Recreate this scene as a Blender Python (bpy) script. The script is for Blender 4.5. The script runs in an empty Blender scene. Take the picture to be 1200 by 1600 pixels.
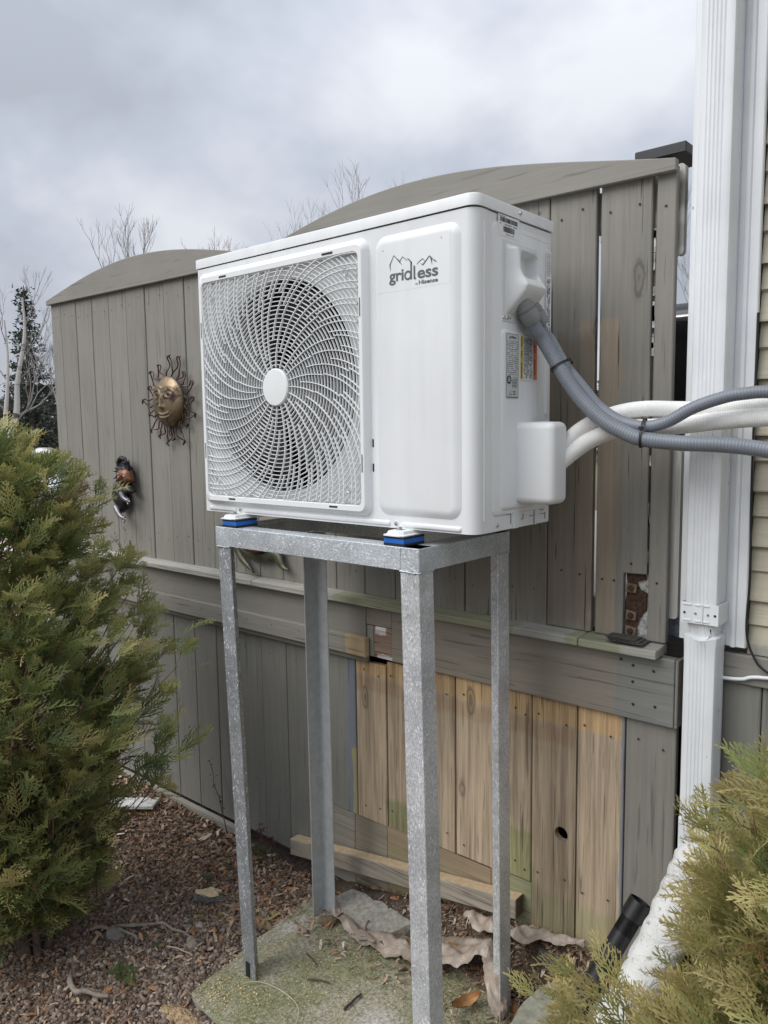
import bpy, bmesh, math, random
import numpy as np
from mathutils import Vector, Matrix
R = math.radians
rng = np.random.default_rng(7)
random.seed(7)
sc = bpy.context.scene
col = sc.collection

# ------------------------------------------------------------------ camera
cam_d = bpy.data.cameras.new('camera')
cam = bpy.data.objects.new('camera', cam_d); col.objects.link(cam); sc.camera = cam
cam_d.sensor_fit = 'VERTICAL'; cam_d.sensor_height = 36.0; cam_d.lens = 1212.34 / 1600 * 36
cam_d.clip_start = 0.05; cam_d.clip_end = 600
yaw, pitch, roll = 0.7075, -0.1060, -0.0132
cp, sp, cyw, syw = math.cos(pitch), math.sin(pitch), math.cos(yaw), math.sin(yaw)
fw = Vector((-syw * cp, cyw * cp, sp)); rt = Vector((cyw, syw, 0)); upv = rt.cross(fw)
r2 = rt * math.cos(roll) + upv * math.sin(roll); u2 = -rt * math.sin(roll) + upv * math.cos(roll)
m3 = Matrix((r2, u2, -fw)).transposed()
cam.matrix_world = Matrix.Translation((1.7805, -1.3171, 0.2203)) @ m3.to_4x4()

# ------------------------------------------------------------------ sky and sun
SUN_EL, SUN_AZ = R(44), R(203)          # azimuth measured clockwise from +Y: front left of the unit
world = bpy.data.worlds.new('World'); sc.world = world; world.use_nodes = True
wn = world.node_tree; wn.nodes.clear()
def W(t, **k):
    n = wn.nodes.new(t)
    for a, b in k.items(): setattr(n, a, b)
    return n
sky = W('ShaderNodeTexSky', sky_type='NISHITA'); sky.sun_disc = False
sky.sun_elevation = SUN_EL; sky.sun_rotation = SUN_AZ
tc = W('ShaderNodeTexCoord'); sep = W('ShaderNodeSeparateXYZ'); wn.links.new(tc.outputs['Generated'], sep.inputs[0])
zc = W('ShaderNodeMath', operation='MAXIMUM'); wn.links.new(sep.outputs[2], zc.inputs[0]); zc.inputs[1].default_value = 0.0
za = W('ShaderNodeMath', operation='ADD'); wn.links.new(zc.outputs[0], za.inputs[0]); za.inputs[1].default_value = 0.60
dx = W('ShaderNodeMath', operation='DIVIDE'); dy = W('ShaderNodeMath', operation='DIVIDE')
wn.links.new(sep.outputs[0], dx.inputs[0]); wn.links.new(za.outputs[0], dx.inputs[1])
wn.links.new(sep.outputs[1], dy.inputs[0]); wn.links.new(za.outputs[0], dy.inputs[1])
cmb = W('ShaderNodeCombineXYZ'); wn.links.new(dx.outputs[0], cmb.inputs[0]); wn.links.new(dy.outputs[0], cmb.inputs[1])
nz = W('ShaderNodeTexNoise'); nz.inputs['Scale'].default_value = 2.6; nz.inputs['Detail'].default_value = 5; nz.inputs['Roughness'].default_value = .5
nz.inputs['Distortion'].default_value = .15
mpw = W('ShaderNodeMapping'); mpw.inputs['Location'].default_value = (3.1, 1.7, 0.4); mpw.inputs['Scale'].default_value = (1, 1, 1)
wn.links.new(cmb.outputs[0], mpw.inputs[0]); wn.links.new(mpw.outputs[0], nz.inputs['Vector'])
cr = W('ShaderNodeValToRGB'); wn.links.new(nz.outputs[0], cr.inputs[0])
e = cr.color_ramp.elements
e[0].position = .36; e[0].color = (.49, .525, .595, 1); e[1].position = .64; e[1].color = (.88, .90, .955, 1)
m_ = e.new(.5); m_.color = (.64, .68, .77, 1)
# an overcast sky is brighter overhead than at the horizon
z2 = W('ShaderNodeMath', operation='MULTIPLY'); wn.links.new(zc.outputs[0], z2.inputs[0]); wn.links.new(zc.outputs[0], z2.inputs[1])
ov = W('ShaderNodeMath', operation='MULTIPLY_ADD'); wn.links.new(z2.outputs[0], ov.inputs[0]); ov.inputs[1].default_value = 1.5; ov.inputs[2].default_value = 0.88
sc1 = W('ShaderNodeVectorMath', operation='SCALE'); wn.links.new(cr.outputs[0], sc1.inputs[0]); wn.links.new(ov.outputs[0], sc1.inputs['Scale'])
sc2 = W('ShaderNodeVectorMath', operation='SCALE'); wn.links.new(sc1.outputs[0], sc2.inputs[0]); sc2.inputs['Scale'].default_value = 6.6
mx = W('ShaderNodeMix', data_type='RGBA'); mx.inputs[0].default_value = 0.93
wn.links.new(sky.outputs[0], mx.inputs[6]); wn.links.new(sc2.outputs[0], mx.inputs[7])
bg = W('ShaderNodeBackground'); bg.inputs['Strength'].default_value = 0.1
wn.links.new(mx.outputs[2], bg.inputs[0]); wo = W('ShaderNodeOutputWorld'); wn.links.new(bg.outputs[0], wo.inputs[0])
sun_d = bpy.data.lights.new('sun', 'SUN'); sun_d.energy = 1.5; sun_d.angle = R(45); sun_d.color = (1.0, .98, .94)
sun = bpy.data.objects.new('sun', sun_d); col.objects.link(sun)
sv = Vector((math.sin(SUN_AZ) * math.cos(SUN_EL), math.cos(SUN_AZ) * math.cos(SUN_EL), math.sin(SUN_EL)))
sun.rotation_euler = sv.to_track_quat('Z', 'Y').to_euler(); sun.location = (0, 0, 8)
sc.view_settings.view_transform = 'Standard'; sc.view_settings.look = 'None'
sc.view_settings.exposure = 0.52; sc.view_settings.gamma = 1; sc.view_settings.use_curve_mapping = False

# ------------------------------------------------------------------ node helpers
class NT:
    def __init__(s, name):
        s.m = bpy.data.materials.new(name); s.m.use_nodes = True; s.t = s.m.node_tree; s.t.nodes.clear()
        s.o = s.n('ShaderNodeOutputMaterial'); s.b = s.n('ShaderNodeBsdfPrincipled'); s.l(s.b.outputs[0], s.o.inputs[0])
    def n(s, t, **k):
        x = s.t.nodes.new(t)
        for a, b in k.items(): setattr(x, a, b)
        return x
    def l(s, a, b): s.t.links.new(a, b)
    def setv(s, sock, v):
        if hasattr(v, 'is_output'): s.l(v, sock)
        elif isinstance(v, tuple) and len(v) == 3 and sock.type == 'RGBA': sock.default_value = (*v, 1)
        else: sock.default_value = v
    def pos(s): return s.n('ShaderNodeNewGeometry').outputs['Position']
    def obj(s): return s.n('ShaderNodeTexCoord').outputs['Object']
    def mapv(s, v, scale=(1, 1, 1), loc=(0, 0, 0)):
        q = s.n('ShaderNodeMapping'); s.l(v, q.inputs[0]); q.inputs['Scale'].default_value = scale; q.inputs['Location'].default_value = loc
        return q.outputs[0]
    def noise(s, v, scale=5, detail=4, rough=.5, dist=0):
        q = s.n('ShaderNodeTexNoise'); s.l(v, q.inputs['Vector']); q.inputs['Scale'].default_value = scale
        q.inputs['Detail'].default_value = detail; q.inputs['Roughness'].default_value = rough; q.inputs['Distortion'].default_value = dist
        return q.outputs[0]
    def vor(s, v, scale=5, feature='F1', out='Distance', rnd=1):
        q = s.n('ShaderNodeTexVoronoi', feature=feature); s.l(v, q.inputs['Vector']); q.inputs['Scale'].default_value = scale
        q.inputs['Randomness'].default_value = rnd
        return q.outputs[out]
    def wave(s, v, scale=5, dist=0, axis='X'):
        q = s.n('ShaderNodeTexWave', bands_direction=axis); s.l(v, q.inputs['Vector']); q.inputs['Scale'].default_value = scale; q.inputs['Distortion'].default_value = dist
        return q.outputs['Fac']
    def math(s, op, a, b=None, c=None, clamp=False):
        q = s.n('ShaderNodeMath', operation=op, use_clamp=clamp); s.setv(q.inputs[0], a)
        if b is not None: s.setv(q.inputs[1], b)
        if c is not None: s.setv(q.inputs[2], c)
        return q.outputs[0]
    def ss(s, v, a, b, lo=0., hi=1.):
        q = s.n('ShaderNodeMapRange', interpolation_type='SMOOTHSTEP'); s.setv(q.inputs['Value'], v)
        q.inputs['From Min'].default_value = a; q.inputs['From Max'].default_value = b
        q.inputs['To Min'].default_value = lo; q.inputs['To Max'].default_value = hi
        return q.outputs[0]
    def ramp(s, v, stops):
        q = s.n('ShaderNodeValToRGB'); s.l(v, q.inputs[0]); el = q.color_ramp.elements
        el[0].position = stops[0][0]; el[0].color = (*stops[0][1], 1); el[1].position = stops[-1][0]; el[1].color = (*stops[-1][1], 1)
        for p, c in stops[1:-1]: x = el.new(p); x.color = (*c, 1)
        return q.outputs[0]
    def mix(s, f, a, b, mode='MIX'):
        q = s.n('ShaderNodeMix', data_type='RGBA', blend_type=mode); s.setv(q.inputs[0], f); s.setv(q.inputs[6], a); s.setv(q.inputs[7], b)
        return q.outputs[2]
    def scale(s, c, f):
        q = s.n('ShaderNodeVectorMath', operation='SCALE'); s.setv(q.inputs[0], c); s.setv(q.inputs['Scale'], f); return q.outputs[0]
    def rand(s): return s.n('ShaderNodeObjectInfo').outputs['Random']
    def sepp(s, v):
        q = s.n('ShaderNodeSeparateXYZ'); s.l(v, q.inputs[0]); return q.outputs
    def bump(s, h, strength=.3, dist=.002):
        q = s.n('ShaderNodeBump'); s.l(h, q.inputs['Height']); q.inputs['Strength'].default_value = strength; q.inputs['Distance'].default_value = dist
        s.l(q.outputs[0], s.b.inputs['Normal'])
    def col(s, v): s.setv(s.b.inputs['Base Color'], v)
    def rough(s, v): s.setv(s.b.inputs['Roughness'], v)
    def metal(s, v): s.setv(s.b.inputs['Metallic'], v)

def simple(name, c, rough=.5, metal=0, var=.06, vs=30, bump=0, bs=200, bd=.001, spec=None):
    k = NT(name); p = k.obj()
    n = k.noise(p, vs, 5, .6)
    k.col(k.scale(c, k.ss(n, .25, .75, 1 - var, 1 + var))); k.rough(rough); k.metal(metal)
    if spec is not None: k.b.inputs['Specular IOR Level'].default_value = spec
    if bump: k.bump(k.noise(p, bs, 3), bump, bd)
    return k.m

def wood(name, base, axis='z', patches=(), streak=.12, crack=.5, cth=.63, bump=.5, rough=.7, rv=.05, knots=0.0, tone=(1, 1, 1)):
    """patches: (x0,x1,z0,z1,colour,edge,amount) in world metres, ragged edges"""
    k = NT(name); P = k.pos()
    st = {'z': (60, 60, 2.2), 'x': (2.2, 60, 60), 'y': (60, 2.2, 60)}[axis]
    rnd = k.rand(); off = k.n('ShaderNodeCombineXYZ'); r10 = k.math('MULTIPLY', rnd, 37.)
    for i in range(3): k.l(r10, off.inputs[i])
    va = k.n('ShaderNodeVectorMath', operation='ADD'); k.l(P, va.inputs[0]); k.l(off.outputs[0], va.inputs[1])
    V = va.outputs[0]
    wob = k.noise(V, 4, 2)
    g1 = k.noise(k.mapv(V, st), 1.0, 6, .62, .6)
    g2 = k.noise(k.mapv(V, tuple(a * 3.2 for a in st)), 1.0, 4, .6)
    big = k.noise(V, 3.0, 4, .6)
    f = k.math('ADD', k.ss(g1, .3, .7, -streak, streak), k.ss(big, .3, .7, -.05, .05))
    f = k.math('ADD', f, k.ss(g2, .3, .7, -streak * .5, streak * .5))
    f = k.math('ADD', f, k.ss(rnd, 0, 1, 1 - rv, 1 + rv))
    c = k.setcol = base
    cc = None
    s = k.sepp(P); ragged = k.math('SUBTRACT', k.noise(k.mapv(P, (22, 22, 9)), 1, 5, .65), .5)
    cur = k.n('ShaderNodeRGB'); cur.outputs[0].default_value = (*base, 1); cur = cur.outputs[0]
    for (x0, x1, z0, z1, pc, edge, amt) in patches:
        xx = k.math('MULTIPLY_ADD', ragged, edge * 2.5, s[0]); zz = k.math('MULTIPLY_ADD', ragged, edge * 2.5, s[2])
        m = k.math('MULTIPLY', k.ss(xx, x0 - edge * .3, x0 + edge * .3), k.ss(xx, x1 - edge * .3, x1 + edge * .3, 1, 0))
        m = k.math('MULTIPLY', m, k.math('MULTIPLY', k.ss(zz, z0 - edge * .5, z0 + edge * .5), k.ss(zz, z1 - edge * .5, z1 + edge * .5, 1, 0)))
        cur = k.mix(k.math('MULTIPLY', m, amt), cur, pc)
    cl = k.scale(cur, f)
    if crack:
        ck = k.noise(k.mapv(V, tuple(a * 2.2 if a > 10 else a * 1.9 for a in st)), 1, 2, .5, .3)
        m = k.math('MULTIPLY', k.ss(ck, cth, cth + .045), crack)
        cl = k.mix(m, cl, (.03, .028, .025))
    if knots:
        kv = {'z': (9, 9, 3.2), 'x': (3.2, 9, 9), 'y': (9, 3.2, 9)}[axis]
        kd = k.vor(k.mapv(V, kv), 1, rnd=1); rr = k.math('ADD', kd, k.math('MULTIPLY', k.math('ADD', k.noise(V, 14, 4, .6), wob), .16))
        ring = k.math('SINE', k.math('MULTIPLY', rr, 95.))
        m = k.math('MULTIPLY', k.ss(rr, .27, .35, 1, 0), knots)
        cl = k.mix(k.math('MULTIPLY', m, k.ss(ring, -1, 1, .40, 1.)), cl, tuple(a * .38 for a in base))
    k.col(cl); k.rough(k.ss(g1, .2, .8, rough - .08, rough + .1)); k.b.inputs['Specular IOR Level'].default_value = .3
    k.bump(k.math('ADD', g1, k.math('MULTIPLY', g2, .5)), bump, .0016)
    return k.m

# ------------------------------------------------------------------ object helpers
def tag(o, label, cat, group=None, kind=None):
    if label: o['label'] = label
    if cat: o['category'] = cat
    if group: o['group'] = group
    if kind: o['kind'] = kind
    return o
def empty(name, loc, label, cat, group=None):
    o = bpy.data.objects.new(name, None); col.objects.link(o); o.location = loc; o.empty_display_size = .05
    return tag(o, label, cat, group)
def rootloc(p):
    v = Vector((0, 0, 0))
    while p is not None: v = v + p.location; p = p.parent
    return v
def link(name, verts, faces, mat, parent=None, smooth=False, recalc=True, origin=None, uv=None):
    verts = np.asarray(verts, float).reshape(-1, 3)
    if parent is not None: off = np.array(rootloc(parent)); 
    elif origin is not None: off = np.array(origin)
    else: off = np.array([(verts[:, 0].min() + verts[:, 0].max()) / 2, (verts[:, 1].min() + verts[:, 1].max()) / 2, verts[:, 2].min()])
    me = bpy.data.meshes.new(name); me.from_pydata((verts - off).tolist(), [], [tuple(int(i) for i in f) for f in faces])
    if recalc:
        b = bmesh.new(); b.from_mesh(me); bmesh.ops.recalc_face_normals(b, faces=b.faces); b.to_mesh(me); b.free()
    if smooth: me.polygons.foreach_set('use_smooth', [True] * len(me.polygons))
    if mat: me.materials.append(mat)
    o = bpy.data.objects.new(name, me); col.objects.link(o)
    if parent is not None: o.parent = parent
    else: o.location = off
    if uv is not None:
        l = me.uv_layers.new(name='uv'); vi = np.zeros(len(me.loops), dtype=np.int32); me.loops.foreach_get('vertex_index', vi)
        l.data.foreach_set('uv', np.asarray(uv, float)[vi].ravel())
    return o
def auto_smooth(o, deg=35):
    me = o.data; me.polygons.foreach_set('use_smooth', [True] * len(me.polygons)); me.set_sharp_from_angle(angle=R(deg)); return o

class MB:
    def __init__(s): s.v = []; s.f = []; s.u = []
    def add(s, v, f):
        n = len(s.v); s.v += [tuple(map(float, a)) for a in v]; s.f += [tuple(i + n for i in q) for q in f]; return s
    def box(s, x0, x1, y0, y1, z0, z1):
        v = [(x, y, z) for x in (x0, x1) for y in (y0, y1) for z in (z0, z1)]
        return s.add(v, [(0, 1, 3, 2), (4, 6, 7, 5), (0, 4, 5, 1), (2, 3, 7, 6), (0, 2, 6, 4), (1, 5, 7, 3)])
    def rings(s, loops, caps=True, closed=False):
        n = len(loops[0]); v = [p for l in loops for p in l]; f = []
        m = len(loops)
        for i in range(m - 1 + (1 if closed else 0)):
            a, b = i * n, ((i + 1) % m) * n
            for j in range(n): f.append((a + j, a + (j + 1) % n, b + (j + 1) % n, b + j))
        if caps and not closed: f.append(tuple(range(n))); f.append(tuple(reversed(range((m - 1) * n, m * n))))
        return s.add(v, f)
    def tube(s, path, r, n=8, caps=True):
        path = [Vector(p) for p in path]; m = len(path)
        rr = r if hasattr(r, '__len__') else [r] * m
        t0 = (path[1] - path[0]).normalized(); a = Vector((0, 0, 1)) if abs(t0.z) < .9 else Vector((1, 0, 0))
        nrm = t0.cross(a).normalized(); loops = []; L = 0
        for i in range(m):
            t = (path[min(i + 1, m - 1)] - path[max(i - 1, 0)]).normalized()
            nrm = (nrm - t * nrm.dot(t)).normalized(); bn = t.cross(nrm)
            if i: L += (path[i] - path[i - 1]).length
            loops.append([tuple(path[i] + (nrm * math.cos(2 * math.pi * j / n) + bn * math.sin(2 * math.pi * j / n)) * rr[i]) for j in range(n)])
            s.u += [(j / n, L) for j in range(n)]
        return s.rings(loops, caps)
    def lathe(s, prof, c, axis='y', n=24, caps=True):
        loops = []
        for r, h in prof:
            l = []
            for j in range(n):
                a = 2 * math.pi * j / n; x, y = r * math.cos(a), r * math.sin(a)
                l.append({'y': (c[0] + x, c[1] + h, c[2] + y), 'z': (c[0] + x, c[1] + y, c[2] + h), 'x': (c[0] + h, c[1] + x, c[2] + y)}[axis])
            loops.append(l)
        return s.rings(loops, caps)
    def build(s, name, mat, parent=None, smooth=None, uv=False, **k):
        o = link(name, s.v, s.f, mat, parent, uv=(s.u if uv else None), **k)
        if smooth: auto_smooth(o, smooth)
        return o
def bev(o, w=.002, seg=1, deg=30):
    b = bmesh.new(); b.from_mesh(o.data)
    ed = [e for e in b.edges if len(e.link_faces) == 2 and e.calc_face_angle(0) > R(deg)]
    bmesh.ops.bevel(b, geom=ed, offset=w, segments=seg, profile=.5, affect='EDGES', clamp_overlap=True)
    b.to_mesh(o.data); b.free(); return o
def bbox(name, x0, x1, y0, y1, z0, z1, mat, parent=None, w=.002, seg=1):
    o = MB().box(x0, x1, y0, y1, z0, z1).build(name, mat, parent); bev(o, w, seg)
    if seg > 1: auto_smooth(o, 50)
    return o
def poly_prism(pts, y0, y1, name, mat, parent=None, w=0, **k):      # outline in x,z; extruded in y
    n = len(pts); o = MB().add([(x, y0, z) for x, z in pts] + [(x, y1, z) for x, z in pts], [tuple(range(n)), tuple(reversed(range(n, 2 * n)))] + [(i, (i + 1) % n, n + (i + 1) % n, n + i) for i in range(n)]).build(name, mat, parent, **k)
    if w: bev(o, w)
    return o
def rrect(x0, x1, z0, z1, r, n=5):
    pts = []
    for cx, cz, a0 in ((x1 - r, z1 - r, 0), (x0 + r, z1 - r, 90), (x0 + r, z0 + r, 180), (x1 - r, z0 + r, 270)):
        for i in range(n + 1):
            a = R(a0 + 90 * i / n); pts.append((cx + r * math.cos(a), cz + r * math.sin(a)))
    return pts
def smoothpath(pts, n=8):
    P = [Vector(p) for p in pts]; P = [P[0] * 2 - P[1]] + P + [P[-1] * 2 - P[-2]]; out = []
    for i in range(1, len(P) - 2):
        for j in range(n):
            t = j / n; a, b, c, d = P[i - 1:i + 3]
            out.append(.5 * ((2 * b) + (c - a) * t + (2 * a - 5 * b + 4 * c - d) * t * t + (3 * b - a - 3 * c + d) * t ** 3))
    out.append(P[-2]); return out
def np_mesh(name, V, F, mat, attr=None, parent=None, smooth=False, origin=(0, 0, 0)):
    """V (n,3) float, F (m,k) int, attr: dict name -> (m,) face floats"""
    V = np.asarray(V, np.float32) - np.array(origin if parent is None else rootloc(parent), np.float32)
    F = np.asarray(F, np.int32); m, k = F.shape
    me = bpy.data.meshes.new(name); me.vertices.add(len(V)); me.vertices.foreach_set('co', V.ravel())
    me.loops.add(m * k); me.loops.foreach_set('vertex_index', F.ravel()); me.polygons.add(m)
    me.polygons.foreach_set('loop_start', np.arange(m, dtype=np.int32) * k)
    me.polygons.foreach_set('loop_total', np.full(m, k, np.int32))
    if smooth: me.polygons.foreach_set('use_smooth', np.ones(m, bool))
    for a, d in (attr or {}).items():
        at = me.attributes.new(a, 'FLOAT', 'FACE'); at.data.foreach_set('value', np.asarray(d, np.float32))
    me.update(calc_edges=True); me.materials.append(mat)
    o = bpy.data.objects.new(name, me); col.objects.link(o)
    if parent is not None: o.parent = parent
    else: o.location = origin
    return o
def randrot(n, r=rng):
    q = r.normal(size=(n, 4)); q /= np.linalg.norm(q, axis=1)[:, None]; w, x, y, z = q.T
    return np.stack([1 - 2 * (y * y + z * z), 2 * (x * y - z * w), 2 * (x * z + y * w), 2 * (x * y + z * w), 1 - 2 * (x * x + z * z), 2 * (y * z - x * w),
                     2 * (x * z - y * w), 2 * (y * z + x * w), 1 - 2 * (x * x + y * y)], -1).reshape(n, 3, 3)
def sstep(x, a, b):
    t = np.clip((x - a) / (b - a), 0, 1); return t * t * (3 - 2 * t)

# ------------------------------------------------------------------ materials
WHITE = simple('white_enamel', (.74, .76, .765), .36, var=.015, vs=6, bump=.06, bs=900, bd=.0003)
WHITE2 = simple('white_plastic', (.73, .745, .74), .42, var=.015, vs=8, bump=.04, bs=700, bd=.0003)
k = NT('white_enamel_casing'); p = k.pos(); n = k.noise(k.mapv(p, (26, 26, 1.6)), 1, 4, .6); n2 = k.noise(p, 4, 4, .55); dust = k.ss(k.vor(p, 160), .10, .05); dust = k.math('MULTIPLY', dust, k.ss(k.noise(p, 9, 2), .55, .62))
c = k.scale((.78, .795, .80), k.math('MULTIPLY', k.ss(n, .3, .7, .965, 1.015), k.ss(n2, .3, .7, .97, 1.02))); c = k.mix(k.math('MULTIPLY', dust, .5), c, (.45, .42, .36)); k.col(c); k.rough(k.ss(n2, .3, .7, .28, .42)); k.bump(k.noise(p, 900, 2), .06, .0003); WHITE = k.m
GRILLE = simple('grille_plastic', (.82, .835, .835), .4, var=.01)
DARK = simple('dark_interior', (.012, .012, .013), .8)
FANM = simple('fan_plastic', (.04, .042, .045), .5)
LOGO = simple('logo_print', (.115, .12, .13), .5)
INK = simple('label_ink', (.05, .05, .055), .6)
LABEL = simple('label_white', (.80, .81, .82), .45)
SILVER = simple('label_silver', (.60, .62, .62), .4)
YEL = simple('label_yellow', (.62, .50, .08), .5)
ORG = simple('label_orange', (.66, .17, .06), .5)
SCREW = simple('screw_zinc', (.5, .5, .5), .3, .9)
BLACK = simple('black_plastic', (.012, .012, .014), .45, var=.2)
BLUE = simple('blue_rubber', (.015, .14, .52), .5, var=.1, bump=.2)
BRUB = simple('black_rubber', (.02, .02, .022), .8, var=.2, bump=.4)

GP = (.258, .244, .216)                  # grey fence paint
PAINT = wood('fence_paint', GP, 'z', crack=.35, bump=.4, rough=.55, streak=.07, rv=.04)
PAINTX = wood('fence_paint_horizontal', GP, 'x', crack=.3, bump=.35, rough=.55, streak=.045, rv=.03)
TAN = (.215, .175, .135)
PAINTR = wood('fence_paint_worn', GP, 'z', crack=.75, cth=.645, bump=.7, rough=.62, streak=.10, rv=.03, knots=.8, patches=[
    (.90, 1.005, -.28, .47, (.33, .27, .20), .022, .85), (.80, .946, -.28, .44, (.225, .19, .148), .04, .9), (.5, .83, -.28, .2, (.20, .178, .145), .03, .6)])
SKIRT = wood('skirt_paint_worn', (.25, .235, .21), 'x', crack=.4, bump=.5, rough=.62, streak=.09, patches=[
    (.17, 1.03, -.49, -.30, (.255, .225, .18), .012, .85), (1.02, 1.2, -.5, -.3, (.215, .218, .200), .012, 1.)])
LEDGE = wood('ledge_weathered', (.36, .35, .31), 'x', crack=.4, bump=.7, streak=.16, patches=[(.1, .75, -.32, -.2, (.26, .27, .15), .03, .7), (.9, 1.05, -.32, -.2, (.22, .24, .12), .03, .6), (-3, -.55, -.32, -.2, (.42, .41, .37), .03, .6)])
BARE = wood('bare_cedar', (.415, .325, .230), 'z', crack=.5, bump=.6, rough=.75, streak=.26, rv=.14, knots=.75, patches=[
    (-2, 3, -.545, -.46, (.52, .345, .17), .006, .75), (-2, .9, -.60, -.552, (.34, .22, .13), .02, .5), (.27, .475, -1.04, -.93, (.23, .25, .115), .022, .75), (.70, .785, -1.03, -.87, (.26, .28, .12), .022, .7),
    (.78, 1.05, -1.3, -1.02, (.30, .29, .15), .03, .55), (1.026, 1.05, -1.3, -.4, (.19, .21, .235), .006, .9)])
KICK = wood('kick_board', (.33, .255, .17), 'x', crack=.3, bump=.5, streak=.15, rv=.1, patches=[(-2, .125, -1.3, -.9, GP, .015, .95), (.12, .26, -1.3, -.9, (.22, .205, .165), .015, .8), (.7, .8, -1.3, -.9, (.24, .26, .15), .02, .8), (.26, .7, -1.3, -1.08, (.27, .26, .14), .03, .5)])
LOWP = wood('lower_paint', (.215, .213, .190), 'z', crack=.3, bump=.4, rough=.58, streak=.07, rv=.04, patches=[(.10, .3, -1.3, -.45, (.175, .195, .23), .02, .85), (.123, .3, -1.3, -.80, (.38, .34, .14), .012, .7)])
LUMBER = wood('weathered_lumber', (.30, .265, .215), 'x', crack=.5, bump=.6, streak=.2)
CUT = simple('cut_wood', (.50, .38, .24), .8, var=.15, vs=60, bump=.3)
OLDW = wood('grey_driftwood', (.27, .235, .20), 'x', crack=.5, bump=.7, streak=.25)
BARK = simple('bark', (.12, .085, .062), .9, var=.35, vs=60, bump=.8, bs=90, bd=.003)
TWIGM = simple('twig_bark', (.20, .125, .07), .85, var=.3, vs=80)

def galv(name, base, axis):
    k = NT(name); p = k.pos(); st = {'x': (1, 2.4, 2.0), 'z': (2.2, 2.2, 1)}[axis]
    n1 = k.noise(k.mapv(p, tuple(a * 150 for a in st)), 1, 4, .7); n2 = k.noise(p, 9, 3, .6)
    v = k.vor(k.mapv(p, tuple(a * 210 for a in st)), 1); sp_ = k.math('MULTIPLY', k.ss(v, .26, .38, 1, 0), k.ss(k.noise(p, 110, 2), .52, .58))
    big = k.math('MULTIPLY', k.ss(k.vor(k.mapv(p, tuple(a * 80 for a in st)), 1), .22, .32, 1, 0), k.ss(k.noise(p, 34, 2), .50, .56))
    c = k.scale(base, k.ss(n1, .3, .7, .66, 1.14)); c = k.scale(c, k.ss(n2, .3, .7, .84, 1.14))
    c = k.mix(k.math('MULTIPLY', k.math('MAXIMUM', sp_, big), .62), c, (.95, .97, 1.0))
    k.col(c); k.metal(k.ss(k.math('MAXIMUM', sp_, big), 0, 1, .45, .1)); k.rough(k.ss(n1, .2, .8, .36, .6)); k.bump(n1, .35, .0006); return k.m
GALV = galv('galvanised_steel', (.60, .635, .665), 'x'); GALVZ = galv('galvanised_steel_leg', (.68, .69, .70), 'z')

GALV_REFL = galv('galvanised_leg_painted_reflection', (.37, .385, .40), 'z'); GALVS = simple('plain_galvanised_leg', (.46, .48, .485), .5, .35, var=.10, vs=45, bump=.2, bs=400, bd=.0006)  # front left leg: a dark reflection is painted into its darker base colour
def ribtube(name, c, scale, strength, rough=.5, fine=None):
    k = NT(name); uv = k.n('ShaderNodeUVMap', uv_map='uv').outputs[0]; s = k.sepp(uv)
    h = k.math('SINE', k.math('MULTIPLY', s[1], scale)); 
    if fine: h = k.math('ADD', h, k.math('SINE', k.math('MULTIPLY', s[0], fine)))
    n = k.noise(k.obj(), 20, 4)
    k.col(k.scale(c, k.math('MULTIPLY', k.ss(n, .3, .7, .93, 1.06), k.ss(h, -1, 1, .92, 1.04)))); k.rough(rough); k.bump(h, strength, .0012); return k.m
CONDUIT = ribtube('grey_conduit', (.20, .22, .25), 2 * math.pi / .0060, .16, .42)
LAGGING = ribtube('white_lagging', (.86, .855, .83), 2 * math.pi / .0045, .22, .7, fine=2 * math.pi * 40)
FITTING = simple('grey_fitting', (.25, .26, .265), .45)

# ------------------------------------------------------------------ ground
def gh(x, y):
    x = np.asarray(x, float); y = np.asarray(y, float)
    h = -1.312 + .175 * sstep(x, -.25, .95) * sstep(y, .335, .445)
    h += .02 * np.sin(x * 3.1 + 1) * np.cos(y * 2.7) * sstep(-x, .05, .6)
    h += .03 * sstep(y, .2, .42) * sstep(-x, .3, 1.0)
    return h
k = NT('ground_soil'); P = k.pos(); n1 = k.noise(P, 45, 6, .7); n2 = k.noise(P, 6, 4); v1 = k.vor(P, 120, out='Color')
c = k.ramp(n1, [(.3, (.035, .025, .02)), (.5, (.085, .062, .05)), (.72, (.17, .13, .105))]); c = k.mix(k.ss(n2, .4, .65), c, (.10, .072, .05))
far = k.ss(k.math('ABSOLUTE', k.sepp(P)[0]), 4, 9); c = k.mix(far, c, (.13, .12, .07))
k.col(c); k.rough(.95); k.bump(n1, 1., .01); SOIL = k.m
def axis_pts(lo, hi, d, far):
    a = list(np.arange(lo, hi, d)); s = d; x = hi
    while x < far: s *= 1.35; x += s; a.append(x)
    s = d; x = lo; b = []
    while x > -far: s *= 1.35; x -= s; b.append(x)
    return np.array(b[::-1] + a)
X, Y = np.meshgrid(axis_pts(-1.9, 1.9, .025, 300), axis_pts(-1.0, .8, .025, 300), indexing='ij')
Zg = gh(X, Y) + .006 * np.sin(X * 41 + Y * 13) * np.cos(Y * 37 - X * 9)
nx, ny = X.shape; idx = np.arange(nx * ny).reshape(nx, ny)
g = np_mesh('ground', np.stack([X, Y, Zg], -1).reshape(-1, 3), np.stack([idx[:-1, :-1], idx[1:, :-1], idx[1:, 1:], idx[:-1, 1:]], -1).reshape(-1, 4), SOIL, smooth=True)
tag(g, None, None, kind='structure')

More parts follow.
